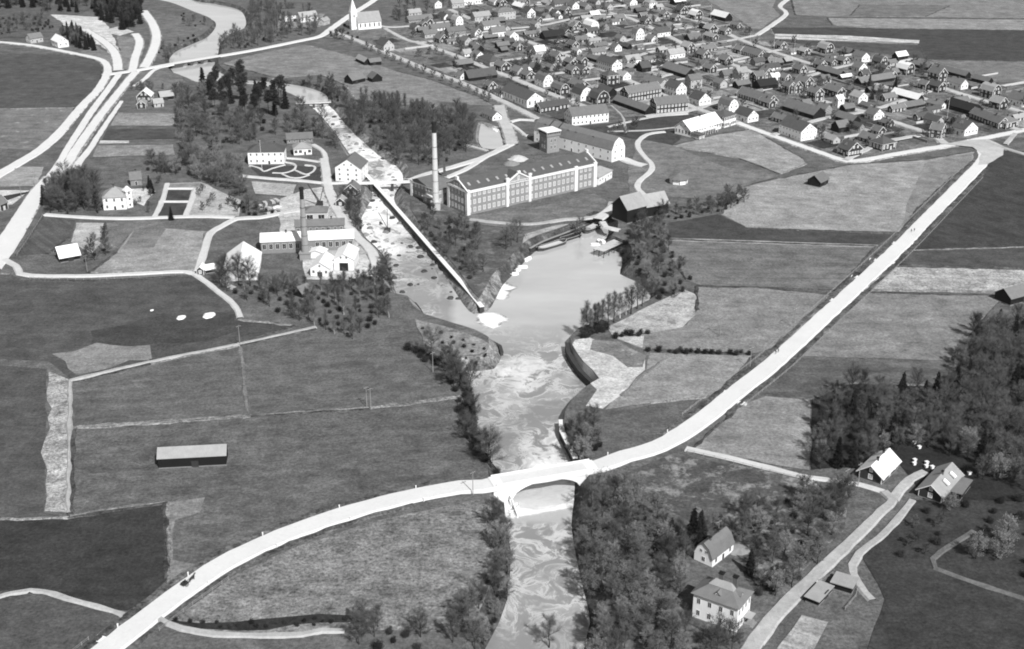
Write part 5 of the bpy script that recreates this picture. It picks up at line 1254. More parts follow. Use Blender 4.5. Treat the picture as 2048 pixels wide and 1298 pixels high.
# ------------------------------------------------------------------ poles, posts, slabs
POLE = MB(); POLE.tube((0,0,-.5), (0,0,9), .16, .10, 6); POLE = POLE.mesh('pole'); POLE.materials.append(WOOD)
ARM = MB(); ARM.box(-1.1, 1.1, -.06, .06, 8.2, 8.35); ARM = ARM.mesh('cross_arm'); ARM.materials.append(WOODD)
INS = MB(); INS.tube((0,0,8.35), (0,0,8.6), .07, .05, 6); INS = INS.mesh('insulator'); INS.materials.append(TRIM)
def pole(px, py, label, rz=.7, s=1.0, group=None):
    T = thing('telegraph_pole', label, 'pole', G(px, py), rz, group); T.scale = (s, s, s)
    ob('pole', POLE, None, T); ob('cross_arm', ARM, None, T)
    for x in (-.9, -.4, .4, .9): ob('insulator', INS, None, T, (x, 0, 0))
for px, py, lab in ((734, 816, 'telegraph pole standing in the open mid meadow'), (742, 819, 'second telegraph pole close to the one in the mid meadow'), (946, 990, 'telegraph pole at the bridge approach'), (1440, 672, 'telegraph pole in the field above the pool'), (1716, 972, 'telegraph pole in front of the white-roofed farmhouse'), (1333, 1110, 'telegraph pole among the garden trees'), (1435, 1090, 'telegraph pole behind the gambrel cottage'), (985, 925, 'telegraph pole on the bank above the bridge'), (1500, 735, 'telegraph pole beside the road below the hedge'), (480, 690, 'telegraph pole by the plank crossing of the dike'), (175, 545, 'telegraph pole behind the lane below the barn'), (70, 372, 'telegraph pole at the corner of the pale yard'), (43, 395, 'telegraph pole inside the pale yard'), (1690, 985, 'telegraph pole on the lane verge before the farm'), (1588, 655, 'telegraph pole beside the straight road'), (866, 745, 'telegraph pole on the gravel bank')): pole(px, py, lab)
FLAG = MB(); FLAG.tube((0,0,-.3), (0,0,1), .008, .004, 6); FLAG = FLAG.mesh('mast'); FLAG.materials.append(TRIM)
KNOB = MB(); KNOB.tube((0,0,1), (0,0,1.015), .012, .012, 6); KNOB = KNOB.mesh('knob'); KNOB.materials.append(TRIM)
def flag(px, py, h, label, group=None):
    T = thing('flagpole', label, 'flagpole', G(px, py), 0, group); T.scale = (h, h, h); ob('mast', FLAG, None, T); ob('knob', KNOB, None, T)
flag(524, 338, 17, 'tall white flagpole on the manor forecourt')
flag(1893, 245, 16, 'tall white flagpole behind the crossroads house'); flag(1195, 188, 14, 'white flagpole behind the white school')
for px, py, h in ((1080, 74, 12), (1291, 66, 12), (1332, 128, 14), (1421, 40, 14), (1500, 82, 9), (1405, 85, 9), (1548, 98, 12), (1588, 110, 12), (1550, 140, 10), (1472, 215, 12), (1423, 200, 12), (1208, 48, 9), (1052, 125, 9), (1183, 92, 5), (1200, 92, 5), (1442, 214, 9)):
    flag(px, py, h, 'slim white pole rising from the town gardens', 'slim white poles in the town gardens')
GP = MB(); GP.box(-.16, .16, -.16, .16, -.2, 1.1); GP.box(-.2, .2, -.2, .2, 1.1, 1.22); GP = GP.mesh('guard_post'); GP.materials.append(TRIM)
def posts(C, off, i0, i1, step, lab, grp):
    for p in side(C, off, i0, i1)[::step]: tag(ob('guard_post', GP, None, None, (p.x, p.y, 0.1)), lab, 'post', grp)
posts(MAINC, 4.2, ib - 42, ib - 3, 2, 'white guard post on the meadow side of the bridge approach', 'guard posts of the meadow approach')
posts(MAINC, -4.2, ib - 24, ib - 3, 2, 'white guard post on the bank side of the bridge approach', 'guard posts of the bank approach')
posts(MAINC, 4.3, ie + 3, ij, 2, 'white guard post on the road bend beyond the arch bridge', 'guard posts of the road bend')
for px, py, w_, lab in ((1790, 487, 6, 'between dark strip and road'), (1826, 488, 5, 'at the ploughed field corner'), (1745, 520, 6, 'at the end of the striped field'), (1788, 527, 6, 'where plough meets stubble strip'), (1709, 554, 6, 'on the striped field side, second one'), (1754, 560, 6, 'on the stubble strip side'), (1659, 600, 6, 'at the field above the pool'), (1704, 608, 6, 'at the eastern field corner'), (1456, 786, 7, 'beside the road at the pale field'), (1484, 808, 7, 'at the wedge field beside the wood'), (202, 1280, 8, 'at the near meadow'), (240, 1290, 7, 'opposite the near meadow'), (478, 690, 5, 'on the meadow dike')):
    P = G(px, py); m = MB(); w_ *= .5; m.box(-w_/2, w_/2, -1.2, 1.2, -.2, .26); m.box(-w_/2, w_/2, -1.35, -1.1, .26, .4); m.box(-w_/2, w_/2, 1.1, 1.35, .26, .4)
    tag(ob('culvert_slab', m, CONC, None, (P.x, P.y, 0), math.radians(-20)), 'white concrete ditch slab %s' % lab, 'slab')
# beehives by the farm
for px, py in ((1829, 924), (1828, 931), (1853, 929), (1852, 936), (1864, 938), (1828, 889), (1838, 898), (1938, 950)):
    T = thing('beehive', 'white beehive box on the grass behind the farmhouses', 'beehive', G(px, py), .4, 'beehives behind the farmhouses')
    m = MB(); m.box(-.5, .5, -.45, .45, .3, 1.1); ob('box', m, WHITE, T); m = MB(); m.box(-.65, .65, -.6, .6, 1.1, 1.25); ob('lid', m, R_W, T)
    for sx in (-.4, .4):
        for sy in (-.35, .35): m = MB(); m.box(-.05, .05, -.05, .05, 0, .3); ob('leg', m, WOOD, T, (sx, sy, 0))
# ------------------------------------------------------------------ fences
FPO = MB(); FPO.box(-.09, .09, -.09, .09, -.2, 1.25); FPO = FPO.mesh('post'); FPO.materials.append(WOOD)
def rail_fence(P, label, step=3.2, group=None):
    C = catmull(P, step); T = thing('rail_fence', label, 'fence', (C[0].x, C[0].y, 0), 0, group); o = Vector((C[0].x, C[0].y, 0)); m = MB()
    for a, b in zip(C[:-1], C[1:]):
        for z in (.55, 1.05): m.beam(a - o + Vector((0, 0, z)), b - o + Vector((0, 0, z)), .08, .13)
    ob('rails', m, WOOD, T)
    for c in C[:290]: ob('post', FPO, None, T, (c.x - o.x, c.y - o.y, 0))
rail_fence(side(MAINC, 7.6, ie + 12, nm - 14), 'rail fence along the pool side of the straight road')
rail_fence(side(MAINC, -7.6, ij + 6, nm - 16), 'rail fence along the wood side of the straight road')
rail_fence(side(MAINC, 7.4, 0, ib - 30), 'rail fence between the road and the barn meadow')
rail_fence(side(MAINC, -7.2, 6, ib - 20), 'rail fence between the road and the river meadow')
for L, lab in (([(34,512),(62,470),(86,432)], 'rail fence beside the kitchen garden'), ([(1375,905),(1450,922),(1540,945),(1610,962)], 'rail fence along the farm lane'), ([(1640,1165),(1665,1150),(1715,1180),(1690,1220)], 'rail fence of the shed yard'), ([(60,558),(200,560),(370,551)], 'rail fence along the meadow lane')):
    rail_fence([G(*p) for p in L], lab)
# board fences of the town plots
def board_fence(a, b, h, mat, label, group):
    d = b - a; L = d.length; T = thing('board_fence', label, 'fence', (a.x, a.y, 0), math.atan2(d.y, d.x), group); m = MB(); m.box(0, L, -.04, .04, .05, h); ob('boards', m, mat, T)
    m = MB(); m.box(0, L, -.09, .09, h, h + .08); ob('top_rail', m, mat, T)
    for i in range(int(L / 4) + 1):
        m = None; ob('post', FPO, None, T, (min(i * 4.0, L), .1, 0))
uu = Vector((math.cos(TU), math.sin(TU), 0)); vv_ = Vector((-uu.y, uu.x, 0))
TOWNP = npoly([G(x, y) for x, y in [(760,80),(840,45),(920,0),(1380,0),(1480,45),(1530,85),(1860,125),(2000,175),(2060,210),(2048,250),(1900,280),(1700,312),(1660,300),(1480,238),(1380,218),(1140,236),(1000,190)]])
FT = np.array([(f[0], f[1]) for f in FOOT]); FR = np.array([f[2] for f in FOOT])
def clear(P, mg): return (np.hypot(FT[:, 0] - P.x, FT[:, 1] - P.y) > FR + mg).all()
RSA = np.concatenate([c[:-1] for c, w_ in ROADS]); RSB = np.concatenate([c[1:] for c, w_ in ROADS]); RSW = np.concatenate([np.full(len(c) - 1, w_) for c, w_ in ROADS])
def off_road(P, mg):
    p = np.array([P.x, P.y]); d = RSB - RSA; t = np.clip(((p - RSA) * d).sum(1) / ((d * d).sum(1) + 1e-9), 0, 1)
    return bool((np.hypot(*(p - RSA - t[:, None] * d).T) > RSW + mg).all())
lo_, hi_ = TOWNP.min(0), TOWNP.max(0); k = 0; tries = 0
rf = random.Random(5)
while k < 210 and tries < 6000:
    tries += 1; P = Vector((rf.uniform(lo_[0], hi_[0]), rf.uniform(lo_[1], hi_[1]), 0))
    if not inside(np.array([[P.x, P.y]]), TOWNP)[0]: continue
    d = uu if rf.random() < .5 else vv_; L = rf.uniform(10, 28)
    if not all(clear(P + d * (L * t), -1.5) and off_road(P + d * (L * t), .5) for t in (0, .25, .5, .75, 1)): continue
    pale = rf.random() < .6
    board_fence(P, P + d * L, rf.uniform(1.2, 1.9), WOODL if pale else GREYW, ('pale' if pale else 'grey') + ' board fence between garden plots of the town', ('pale' if pale else 'grey') + ' board fences of the town plots'); k += 1
# garden plots of the town
k = 0; tries = 0
GT = [land('plot_%d' % g, g, .4, .4, stripe=.2, ang=TU) for g in (58, 66, 74, 84, 110, 140, 165)]
while k < 230 and tries < 2500:
    tries += 1; P = Vector((rf.uniform(lo_[0], hi_[0]), rf.uniform(lo_[1], hi_[1]), 0))
    if not inside(np.array([[P.x, P.y]]), TOWNP)[0] or not off_road(P, 5): continue
    a, b = rf.uniform(5, 14), rf.uniform(4, 10); th = TU + rf.uniform(-.06, .06); x = Vector((math.cos(th), math.sin(th), 0)) * a; y = Vector((-math.sin(th), math.cos(th), 0)) * b
    sheet('garden_plot', [P - x - y, P + x - y, P + x + y, P - x + y], rf.choice(GT), jit=.3, cut=False, world=True, z=ZT + .003 + k * .0003); k += 1

# timber stacks and heaps of the works
PLK = MB(); PLK.box(-2.2, 2.2, -.16, .16, 0, .16); PLK = PLK.mesh('plank'); PLK.materials.append(WOODL)
rs = random.Random(3)
for i in range(26):
    px, py = rs.choice(((rs.uniform(515, 600), rs.uniform(396, 436)), (rs.uniform(520, 600), rs.uniform(398, 430)), (rs.uniform(712, 742), rs.uniform(525, 556))))
    P = G(px, py)
    if not clear(P, .3) or not off_road(P, .5): continue
    T = thing('timber_stack', 'stack of pale sawn planks in the works yard', 'timber stack', P, rs.uniform(0, 3.1), 'timber stacks of the works yard')
    for zz in range(rs.randint(3, 6)):
        for y in range(5): ob('plank', PLK, None, T, (rs.uniform(-.15, .15), (y - 2) * .38, zz * .2 + .02))
def heap(px, py, r, h, lab, mat):
    m = MB(); n = 14; rg2 = [[(math.cos(2*math.pi*i/n) * r * k * rs.uniform(.85, 1.15), math.sin(2*math.pi*i/n) * r * k * rs.uniform(.85, 1.15), z * h) for i in range(n)] for k, z in ((1.05, -.05), (.8, .3), (.45, .72))]
    for q in rg2: m.v += q
    m.v.append((0, 0, h))
    for k in range(2):
        for i in range(n): m.f.append([k*n + i, k*n + (i+1) % n, (k+1)*n + (i+1) % n, (k+1)*n + i]); m.m.append(0)
    for i in range(n): m.f.append([2*n + i, 2*n + (i+1) % n, 3*n]); m.m.append(0)
    tag(ob('gravel_heap', m, mat, None, G(px, py), 0, None), lab, 'heap')
heap(1036, 318, 6, 2.4, 'broad pale heap behind the brick mill', WOODL); heap(1022, 328, 5, 2.0, 'smaller grey heap beside the broad pale one', STONE)
heap(1476, 1098, 4.2, 1.8, 'pale brush heap behind the gambrel cottage', STONE); heap(555, 415, 3, 1.2, 'low pale heap in the works yard', CONC)

# ------------------------------------------------------------------ trees
def vmat(name, a, rough=.9, trans=0.0):
    m, t, b = nodes(name); oi = t.nodes.new('ShaderNodeObjectInfo'); P = t.nodes.new('ShaderNodeNewGeometry').outputs['Position']
    v = mth(t, 'MULTIPLY', mth(t, 'MULTIPLY_ADD', oi.outputs['Random'], .8, .6), mth(t, 'MULTIPLY_ADD', noise(t, P, .6, 3), 1.2, .4))
    t.links.new(mth(t, 'MULTIPLY', v, a), b.inputs['Base Color']); b.inputs['Roughness'].default_value = rough; b.inputs['Specular IOR Level'].default_value = .1
    return m
TWIG = vmat('bare_twigs', .095); BARK = vmat('bark', .035); BUD = vmat('budding_twigs', .165); BUSHM = vmat('shrub_twigs', .036); NEED = vmat('spruce_needles', .020); PNEED = vmat('pine_needles', .04); BIRB = vmat('birch_bark', .30); BIRT = vmat('birch_twigs', .10)
RN_ = np.random.RandomState(11)
def tris(P, D, Ln, Wd):
    """thin tapering triangles: twigs from points P along unit directions D"""
    S = np.cross(D, RN_.normal(size=D.shape)); S /= np.linalg.norm(S, axis=1)[:, None] + 1e-9
    V = np.empty((len(P) * 3, 3)); V[0::3] = P - S * (Wd / 2)[:, None]; V[1::3] = P + S * (Wd / 2)[:, None]; V[2::3] = P + D * Ln[:, None]; return V
def tmesh(name, V, mat, k=3):
    n = len(V) // k; me = bpy.data.meshes.new(name); me.vertices.add(len(V)); me.vertices.foreach_set('co', V.ravel()); me.loops.add(n * k); me.loops.foreach_set('vertex_index', np.arange(n * k)); me.polygons.add(n); me.polygons.foreach_set('loop_start', np.arange(0, n * k, k)); me.polygons.foreach_set('loop_total', np.full(n, k)); me.update(); me.materials.append(mat); return me
def unit(a): return a / (np.linalg.norm(a, axis=-1, keepdims=True) + 1e-9)
def limbs(seed, Hh, spread, clear_, nl, up):
    r = random.Random(seed); m = MB(); pts = []
    p = Vector((0, 0, -.3)); r0 = Hh * .017; segs = 6; pr = r0 * 1.5; trunk = [p]
    for i in range(segs):
        q = Vector((r.uniform(-.02, .02) * Hh, r.uniform(-.02, .02) * Hh, Hh * .82 * (i + 1) / segs)); rr = r0 * (1 - .82 * (i + 1) / segs)
        m.tube(p, q, pr, rr, 6, cap=False); p, pr = q, rr; trunk.append(q)
    for i in range(nl):
        t = clear_ + (1 - clear_) * (i + r.random() * .8) / nl; z = t * .82 * Hh; k = min(segs - 1, int(t * segs)); base = trunk[k].lerp(trunk[k + 1], t * segs - k)
        a = i * 2.4 + r.uniform(-.4, .4); ln = spread * Hh * (1.0 - .55 * abs(t - .45)) * r.uniform(.75, 1.1); el = up + r.uniform(-.15, .25) + .35 * t
        d = Vector((math.cos(a) * math.cos(el), math.sin(a) * math.cos(el), math.sin(el))); mid = base + d * ln * .5; end = mid + (d + Vector((0, 0, .25))).normalized() * ln * .5
        m.tube(base, mid, r0 * .45, r0 * .26, 4, cap=False); m.tube(mid, end, r0 * .26, r0 * .07, 4, cap=False)
        for s in range(5):
            u_ = .3 + .7 * s / 5; b0 = base.lerp(mid, u_ * 2) if u_ < .5 else mid.lerp(end, u_ * 2 - 1)
            dd = (d + Vector((r.uniform(-1, 1), r.uniform(-1, 1), r.uniform(-.2, .9)))).normalized(); e = b0 + dd * ln * .42; m.tube(b0, e, r0 * .14, r0 * .04, 3, cap=False); pts.append((b0, e))
        pts.append((mid, end))
    pts.append((trunk[-2], trunk[-1] + Vector((0, 0, Hh * .1))))
    return m, pts
def bare(seed, Hh, spread, clear_, nl, up, nt_, tl, tw, droop=0.0, bud=0):
    m, pts = limbs(seed, Hh, spread, clear_, nl, up)
    A = np.array([p[0][:] for p in pts]); Bp = np.array([p[1][:] for p in pts]); i = RN_.randint(0, len(pts), nt_); t = RN_.uniform(.15, 1.05, nt_)[:, None]
    P = A[i] * (1 - t) + Bp[i] * t + RN_.normal(scale=Hh * .018, size=(nt_, 3)); D = unit(unit(Bp[i] - A[i]) * .8 + RN_.normal(scale=.75, size=(nt_, 3)) + np.array([0, 0, .25 - droop]))
    V = tris(P, D, RN_.uniform(.5, 1.3, nt_) * tl, np.full(nt_, tw))
    if bud:
        j = RN_.randint(0, nt_, bud); Q = P[j] + D[j] * RN_.uniform(.2, 1.2, bud)[:, None] * tl; DD = unit(RN_.normal(size=(bud, 3))); V = np.concatenate([V, tris(Q, DD, np.full(bud, .34), np.full(bud, .30))])
    return m, V
def conifer(seed, Hh, base, n, pine=False):
    r = random.Random(seed); m = MB(); m.tube((0, 0, -.3), (0, 0, Hh * .95), Hh * .016, .03, 6, cap=False); P = []; D = []
    if pine:
        cl = [(r.uniform(0, 6.28), r.uniform(.0, .17) * Hh, r.uniform(.5, .98) * Hh, r.uniform(.07, .13) * Hh) for _ in range(16)]
        for a, rad, z, s in cl: m.tube((0, 0, z - .06 * Hh), (rad * math.cos(a), rad * math.sin(a), z), .09, .04, 4, cap=False)
        for _ in range(n):
            a, rad, z, s = r.choice(cl); c = np.array([rad * math.cos(a), rad * math.sin(a), z]); v = RN_.normal(size=3); v /= np.linalg.norm(v); P.append(c + v * s * r.random() ** .4 * np.array([1, 1, .65])); D.append(v + np.array([0, 0, .3]))
    else:
        for _ in range(n):
            t = 1 - math.sqrt(r.random()); z = base * Hh + t * (1 - base) * Hh; rad = (1 - t) * Hh * .19 * (.75 + .35 * math.sin(z * 4.2)) * r.random() ** .45; a = r.uniform(0, 6.283)
            P.append((rad * math.cos(a), rad * math.sin(a), z - rad * .25)); D.append((math.cos(a), math.sin(a), -.35 + r.uniform(-.3, .3)))
    P = np.array(P); D = unit(np.array(D)); return m, tris(P, D, RN_.uniform(.5, 1.1, n) * .9, np.full(n, .42))
def bush(seed, Hh, n):
    r = random.Random(seed); m = MB(); P = []; D = []
    st = [(r.uniform(-1, 1) * Hh * .35, r.uniform(-1, 1) * Hh * .35, r.uniform(.6, 1.05) * Hh) for _ in range(14)]
    for x, y, z in st: m.tube((x * .3, y * .3, -.2), (x, y, z), .07, .02, 4, cap=False)
    for _ in range(n):
        x, y, z = r.choice(st); t = r.uniform(.1, 1.0); P.append((x * (.3 + .7 * t) + r.gauss(0, .16) * Hh, y * (.3 + .7 * t) + r.gauss(0, .16) * Hh, max(.05, z * t + r.gauss(0, .1) * Hh * .6))); D.append((r.gauss(0, .7), r.gauss(0, .7), r.uniform(0, 1.2)))
    return m, tris(np.array(P), unit(np.array(D)), RN_.uniform(.4, 1.0, n), np.full(n, .12))
PROTO = {}
def proto(kind, mv, bark, leaf, tn='trunk', cn='crown'):
    m, V = mv; t = m.mesh(tn); t.materials.append(bark); PROTO.setdefault(kind, []).append((t, tmesh(cn, V, leaf)))
for s in range(4): proto('bare', bare(s + 1, 12, (.30, .34, .38, .28)[s], (.22, .28, .2, .3)[s], 15, (.35, .45, .3, .6)[s], 2000, 1.35, .065), BARK, TWIG)
for s in range(2): proto('big', bare(s + 31, 15, .36, .2, 20, .45, 2700, 1.4, .06), BARK, TWIG)
for s in range(3): proto('birch', bare(s + 11, 13, .17, .3, 16, .75, 1500, 1.2, .06, .5), BIRB if s == 0 else BARK, BIRT)
for s in range(3): proto('bud', bare(s + 21, 10, .40, .14, 16, .4, 1800, 1.1, .065, 0, 900), BARK, BUD)
for s in range(3): proto('bush', bush(s + 41, 3.0, 1100), BARK, BUSHM)
for s in range(2): proto('spruce', conifer(s + 51, 13, .05, 2600), BARK, NEED)
for s in range(2): proto('pine', conifer(s + 61, 15, .4, 1700, True), BARK, PNEED)
for s in range(2): proto('fruit', bare(s + 71, 5.5, .42, .25, 10, .5, 1100, .8, .07), BARK, TWIG)
NM = {'bare': ('deciduous_tree', 'bare deciduous tree', 'tree'), 'big': ('broad_tree', 'tall wide bare tree', 'tree'), 'birch': ('birch_tree', 'slender bare birch', 'tree'), 'bud': ('budding_tree', 'pale budding tree', 'tree'), 'bush': ('bush', 'dark leafless bush', 'bush'), 'spruce': ('spruce_tree', 'dark pointed spruce', 'tree'), 'pine': ('pine_tree', 'dark open-crowned pine', 'tree'), 'fruit': ('fruit_tree', 'small bare garden tree', 'tree')}
PLU = {a_ + k_: a_ + k_ + 'es' for a_ in ('', 'low ', 'tall ') for k_ in ('slender bare birch', 'dark leafless bush')}
RT_ = random.Random(99); TREES = []
def plant(kind, P, s, where, label=None, adj=''):
    nm_, lb, cat = NM[kind]; lb2 = lb if 'tall' in lb or 'small' in lb else adj + lb; t, c = RT_.choice(PROTO[kind]); z = near_z([[P.x, P.y]])[0]
    if z < -4.6: z = -4.6
    T = thing(nm_, label or '%s %s' % (lb2, where), cat, (P.x, P.y, z - .1), RT_.uniform(0, 6.28), None if label else '%s %s' % (PLU.get(lb2, lb2 + 's'), where))
    k = s * RT_.uniform(.92, 1.08); T.scale = (k * RT_.uniform(.9, 1.12), k * RT_.uniform(.9, 1.12), k)
    ob('stem' if kind == 'bush' else 'trunk', t, None, T); ob('twigs' if kind == 'bush' else 'crown', c, None, T); TREES.append((P.x, P.y))
def spots(px, n, md, pad=1.5, roads=True, water=True):
    pl = npoly([G(x, y) for x, y in px]); lo, hi = pl.min(0), pl.max(0); out = []; tr = 0
    while len(out) < n and tr < n * 40:
        tr += 1; P = Vector((RT_.uniform(lo[0], hi[0]), RT_.uniform(lo[1], hi[1]), 0)); q_ = np.array([[P.x, P.y]])
        if not inside(q_, pl)[0] or not clear(P, pad): continue
        if roads and not off_road(P, 1.0): continue
        if inside(q_, RIV)[0] or inside(q_, BAS)[0]: continue
        if any((P.x - a.x) ** 2 + (P.y - a.y) ** 2 < md * md for a in out): continue
        out.append(P)
    return out
def zone(px, n, kinds, where, md=3.5, smin=.75, smax=1.15, **kw):
    ks = [k for k, c_ in kinds for _ in range(c_)]
    for P in spots(px, n, md, **kw):
        s = RT_.uniform(smin, smax); k = RT_.choice(ks); q_ = (s - smin) / max(1e-6, smax - smin)
        plant(k, P, s, where, adj='low ' if q_ < .3 else 'tall ' if q_ > .72 else '')
def mass(px, n, kinds, name, label, cat, md=4.0, smin=.8, smax=1.2):
    """a wood that reads as one mass: many crowns joined into one object"""
    ks = [k for k, c_ in kinds for _ in range(c_)]; groups = {}
    for P in spots(px, n, md, roads=False):
        k = RT_.choice(ks); t, c = RT_.choice(PROTO[k]); z = near_z([[P.x, P.y]])[0]; s = RT_.uniform(smin, smax); a = RT_.uniform(0, 6.28); co, si = math.cos(a) * s, math.sin(a) * s
        M = np.array([[co, -si, 0], [si, co, 0], [0, 0, s]])
        nv = len(c.vertices); V = np.empty(nv * 3); c.vertices.foreach_get('co', V); V = V.reshape(-1, 3)
        keep_ = RN_.rand(nv // 3) < .7; V = V.reshape(-1, 3, 3)[keep_].reshape(-1, 3)
        groups.setdefault(c.materials[0].name, [c.materials[0], []])[1].append(V @ M.T + np.array([P.x, P.y, z - .1]))
        nt2 = len(t.vertices); V = np.empty(nt2 * 3); t.vertices.foreach_get('co', V); V = V.reshape(-1, 3) @ M.T + np.array([P.x, P.y, z - .1])
        groups.setdefault('trunks', [BARK, []])[1].append((V, [list(p.vertices) for p in t.polygons]))
    T = thing(name, label, cat, (0, 0, 0)); T['kind'] = 'stuff'
    for k, (mat, L) in groups.items():
        if k == 'trunks':
            v = []; f = []
            for V, Fs in L: b_ = len(v); v += V.tolist(); f += [[i + b_ for i in q_] for q_ in Fs]
            me = bpy.data.meshes.new('trunks'); me.from_pydata(v, [], f); me.update(); o = ob('trunks', me, mat, T)
        else: o = ob('crowns', tmesh('crowns', np.concatenate(L), mat), None, T)
        o['kind'] = 'stuff'
mass([(668,222),(700,208),(760,216),(830,224),(900,238),(950,248),(956,285),(930,305),(882,335),(826,332),(792,322),(742,285),(702,252)], 165, [('bare', 4), ('bud', 2), ('bush', 2), ('big', 1)], 'copse', 'dense dark copse between the rapids and the canal basin', 'wood', 3.7, .8, 1.15)
mass([(-60,28),(60,14),(95,24),(150,26),(205,38),(205,-25),(-60,-25)], 190, [('bare', 4), ('spruce', 2), ('pine', 2)], 'hillside_wood', 'hillside wood above the sand pit', 'wood', 5, .9, 1.3)
mass([(203,42),(240,60),(264,66),(286,44),(283,-40),(203,-40)], 120, [('spruce', 3), ('pine', 2), ('bare', 2)], 'spruce_stand', 'black spruce stand beside the sand pit', 'wood', 4, 1.0, 1.4)
mass([(440,108),(520,92),(638,68),(628,24),(500,12),(496,62),(452,80)], 125, [('bare', 4), ('birch', 2), ('bush', 1)], 'riverside_wood', 'riverside wood along the upper road', 'wood', 4.5, .75, 1.1)
mass([(-40,40),(90,34),(110,60),(70,72),(50,66),(-40,76)], 70, [('bush', 4), ('bare', 1), ('fruit', 2)], 'brushwood', 'brushwood on the slope behind the hillside houses', 'brushwood', 4, .7, 1.1)
zone([(118,72),(152,62),(192,102),(158,102)], 26, [('bare', 1), ('spruce', 1)], 'behind the white hillside house', 4, .7, 1.0)
zone([(400,172),(470,170),(530,186),(592,216),(575,236),(500,240),(430,226)], 32, [('pine', 5), ('spruce', 1)], 'in the park pine grove', 4.5, .95, 1.3)
zone([(352,178),(400,182),(440,232),(520,245),(600,240),(640,255),(688,300),(662,308),(640,290),(600,268),(480,290),(400,325),(360,300),(350,230)], 98, [('bare', 2), ('bud', 3), ('bush', 2), ('big', 1)], 'in the manor park', 4.0, .7, 1.1)
zone([(385,318),(490,332),(496,388),(480,398),(400,362),(290,345),(300,325)], 46, [('bud', 3), ('bush', 1), ('bare', 1)], 'between manor and kitchen garden', 4.5, .7, 1.1)
zone([(84,408),(112,372),(150,360),(196,380),(202,428),(90,432)], 40, [('spruce', 1), ('bare', 4), ('big', 1)], 'in the dark stand beside the estate villa', 3.6, .8, 1.05)
zone([(545,158),(600,164),(652,172),(692,192),(700,212),(674,204),(640,178),(590,166)], 22, [('bare', 3), ('bush', 2)], 'on the bank above the weir', 4, .6, 1.0)
plant('big', G(662, 188), 1.0, '', 'broad bare tree towering over the weir')
zone([(425,566),(520,580),(600,565),(650,580),(742,562),(772,592),(782,640),(700,682),(625,652),(545,622),(470,592)], 85, [('bare', 2), ('bush', 2), ('birch', 2)], 'in the thicket below the works', 4, .55, .85)
zone([(742,498),(772,518),(784,578),(762,592),(744,560)], 16, [('bush', 1), ('bare', 2)], 'on the river bank beside the workshops', 2.8, .55, .8)
zone([(684,402),(716,396),(730,440),(722,468),(700,440)], 18, [('bare', 2), ('bush', 1)], 'beside the works lane at the rapids', 3, .5, .75)
zone([(838,446),(900,436),(962,470),(978,520),(960,572),(930,562),(884,505)], 38, [('bare', 3), ('bush', 2)], 'on the spit between flume and pool', 4, .55, .85)
for i, (x, y) in enumerate(((1022, 492), (1034, 486), (1012, 500), (1160, 458))): plant('big', G(x, y), .85 if i < 3 else .8, 'at the harbour edge')
zone([(1238,482),(1300,440),(1332,436),(1338,470),(1348,520),(1386,560),(1372,592),(1312,602),(1250,546)], 62, [('bare', 2), ('bush', 3), ('bud', 1)], 'in the thicket east of the pool', 4, .6, .95)
zone([(1330,432),(1440,402),(1478,386),(1490,406),(1440,426),(1340,442)], 36, [('bush', 2), ('bare', 2)], 'in the hedge behind the harbour barns', 3.2, .45, .75)
for x, y in ((1166, 664), (1173, 662), (1181, 668), (1188, 660), (1196, 664), (1204, 655), (1216, 648), (1228, 645), (1240, 636), (1252, 630), (1262, 628), (1274, 618), (1284, 612)): plant('birch', G(x, y), RT_.uniform(.95, 1.2), 'lining the shore of the pool')
zone([(1168,676),(1215,664),(1212,650),(1170,662)], 12, [('bush', 1)], 'under the shore birches', 2.2, .8, 1.3)
zone([(1228,672),(1295,664),(1300,670),(1230,678)], 9, [('bush', 1)], 'on the pale shore meadow', 2.5, .6, 1.0)
zone([(1285,702),(1500,708),(1502,712),(1285,706)], 16, [('bush', 1)], 'in the low hedge between two fields', 2.5, .5, 1.0, roads=False)
zone([(858,712),(900,736),(940,762),(950,830),(957,872),(1000,936),(985,946),(940,892),(920,862),(914,790),(890,748)], 52, [('bush', 3), ('bare', 1)], 'along the meadow bank of the river', 2.6, .7, 1.25)
zone([(800,692),(862,708),(880,735),(850,725)], 8, [('bush', 1)], 'at the head of the gravel bar', 2.6, .7, 1.2)
zone([(985,1042),(1016,1042),(1022,1180),(1004,1240),(965,1285),(880,1292),(940,1222),(990,1150)], 46, [('bush', 2), ('bare', 2), ('bud', 1)], 'on the meadow bank below the bridge', 3, .5, .9)
zone([(1175,1010),(1232,975),(1262,1000),(1332,1062),(1382,1102),(1376,1200),(1300,1292),(1200,1296),(1182,1210),(1160,1100)], 84, [('bud', 3), ('bare', 3), ('bush', 1)], 'in the wild garden by the river', 4.2, .65, 1.05)
for x, y, s in ((1140, 893, .95), (1158, 878, .85), (1170, 868, .95), (1163, 890, .8)): plant('birch', G(x, y), s, 'above the arch bridge')
zone([(1140,858),(1178,838),(1212,900),(1162,926),(1150,900)], 15, [('bush', 2), ('bud', 1)], 'beside the arch bridge', 2.8, .6, .95)
zone([(1624,942),(1630,832),(1700,815),(1800,850),(1870,880),(1960,920),(2060,950),(2060,985),(1960,962),(1880,915),(1800,900),(1700,940)], 52, [('bare', 4), ('spruce', 1), ('bud', 2), ('bush', 1)], 'on the farm side of the big wood', 4.6, .7, 1.0)
zone([(1624,835),(1700,788),(1888,792),(1905,742),(1950,662),(2060,642),(2060,660),(1965,690),(1925,770),(1900,815),(1700,812)], 40, [('bare', 3), ('spruce', 2), ('bud', 1), ('big', 1)], 'on the field edge of the big wood', 4.6, .7, 1.05)
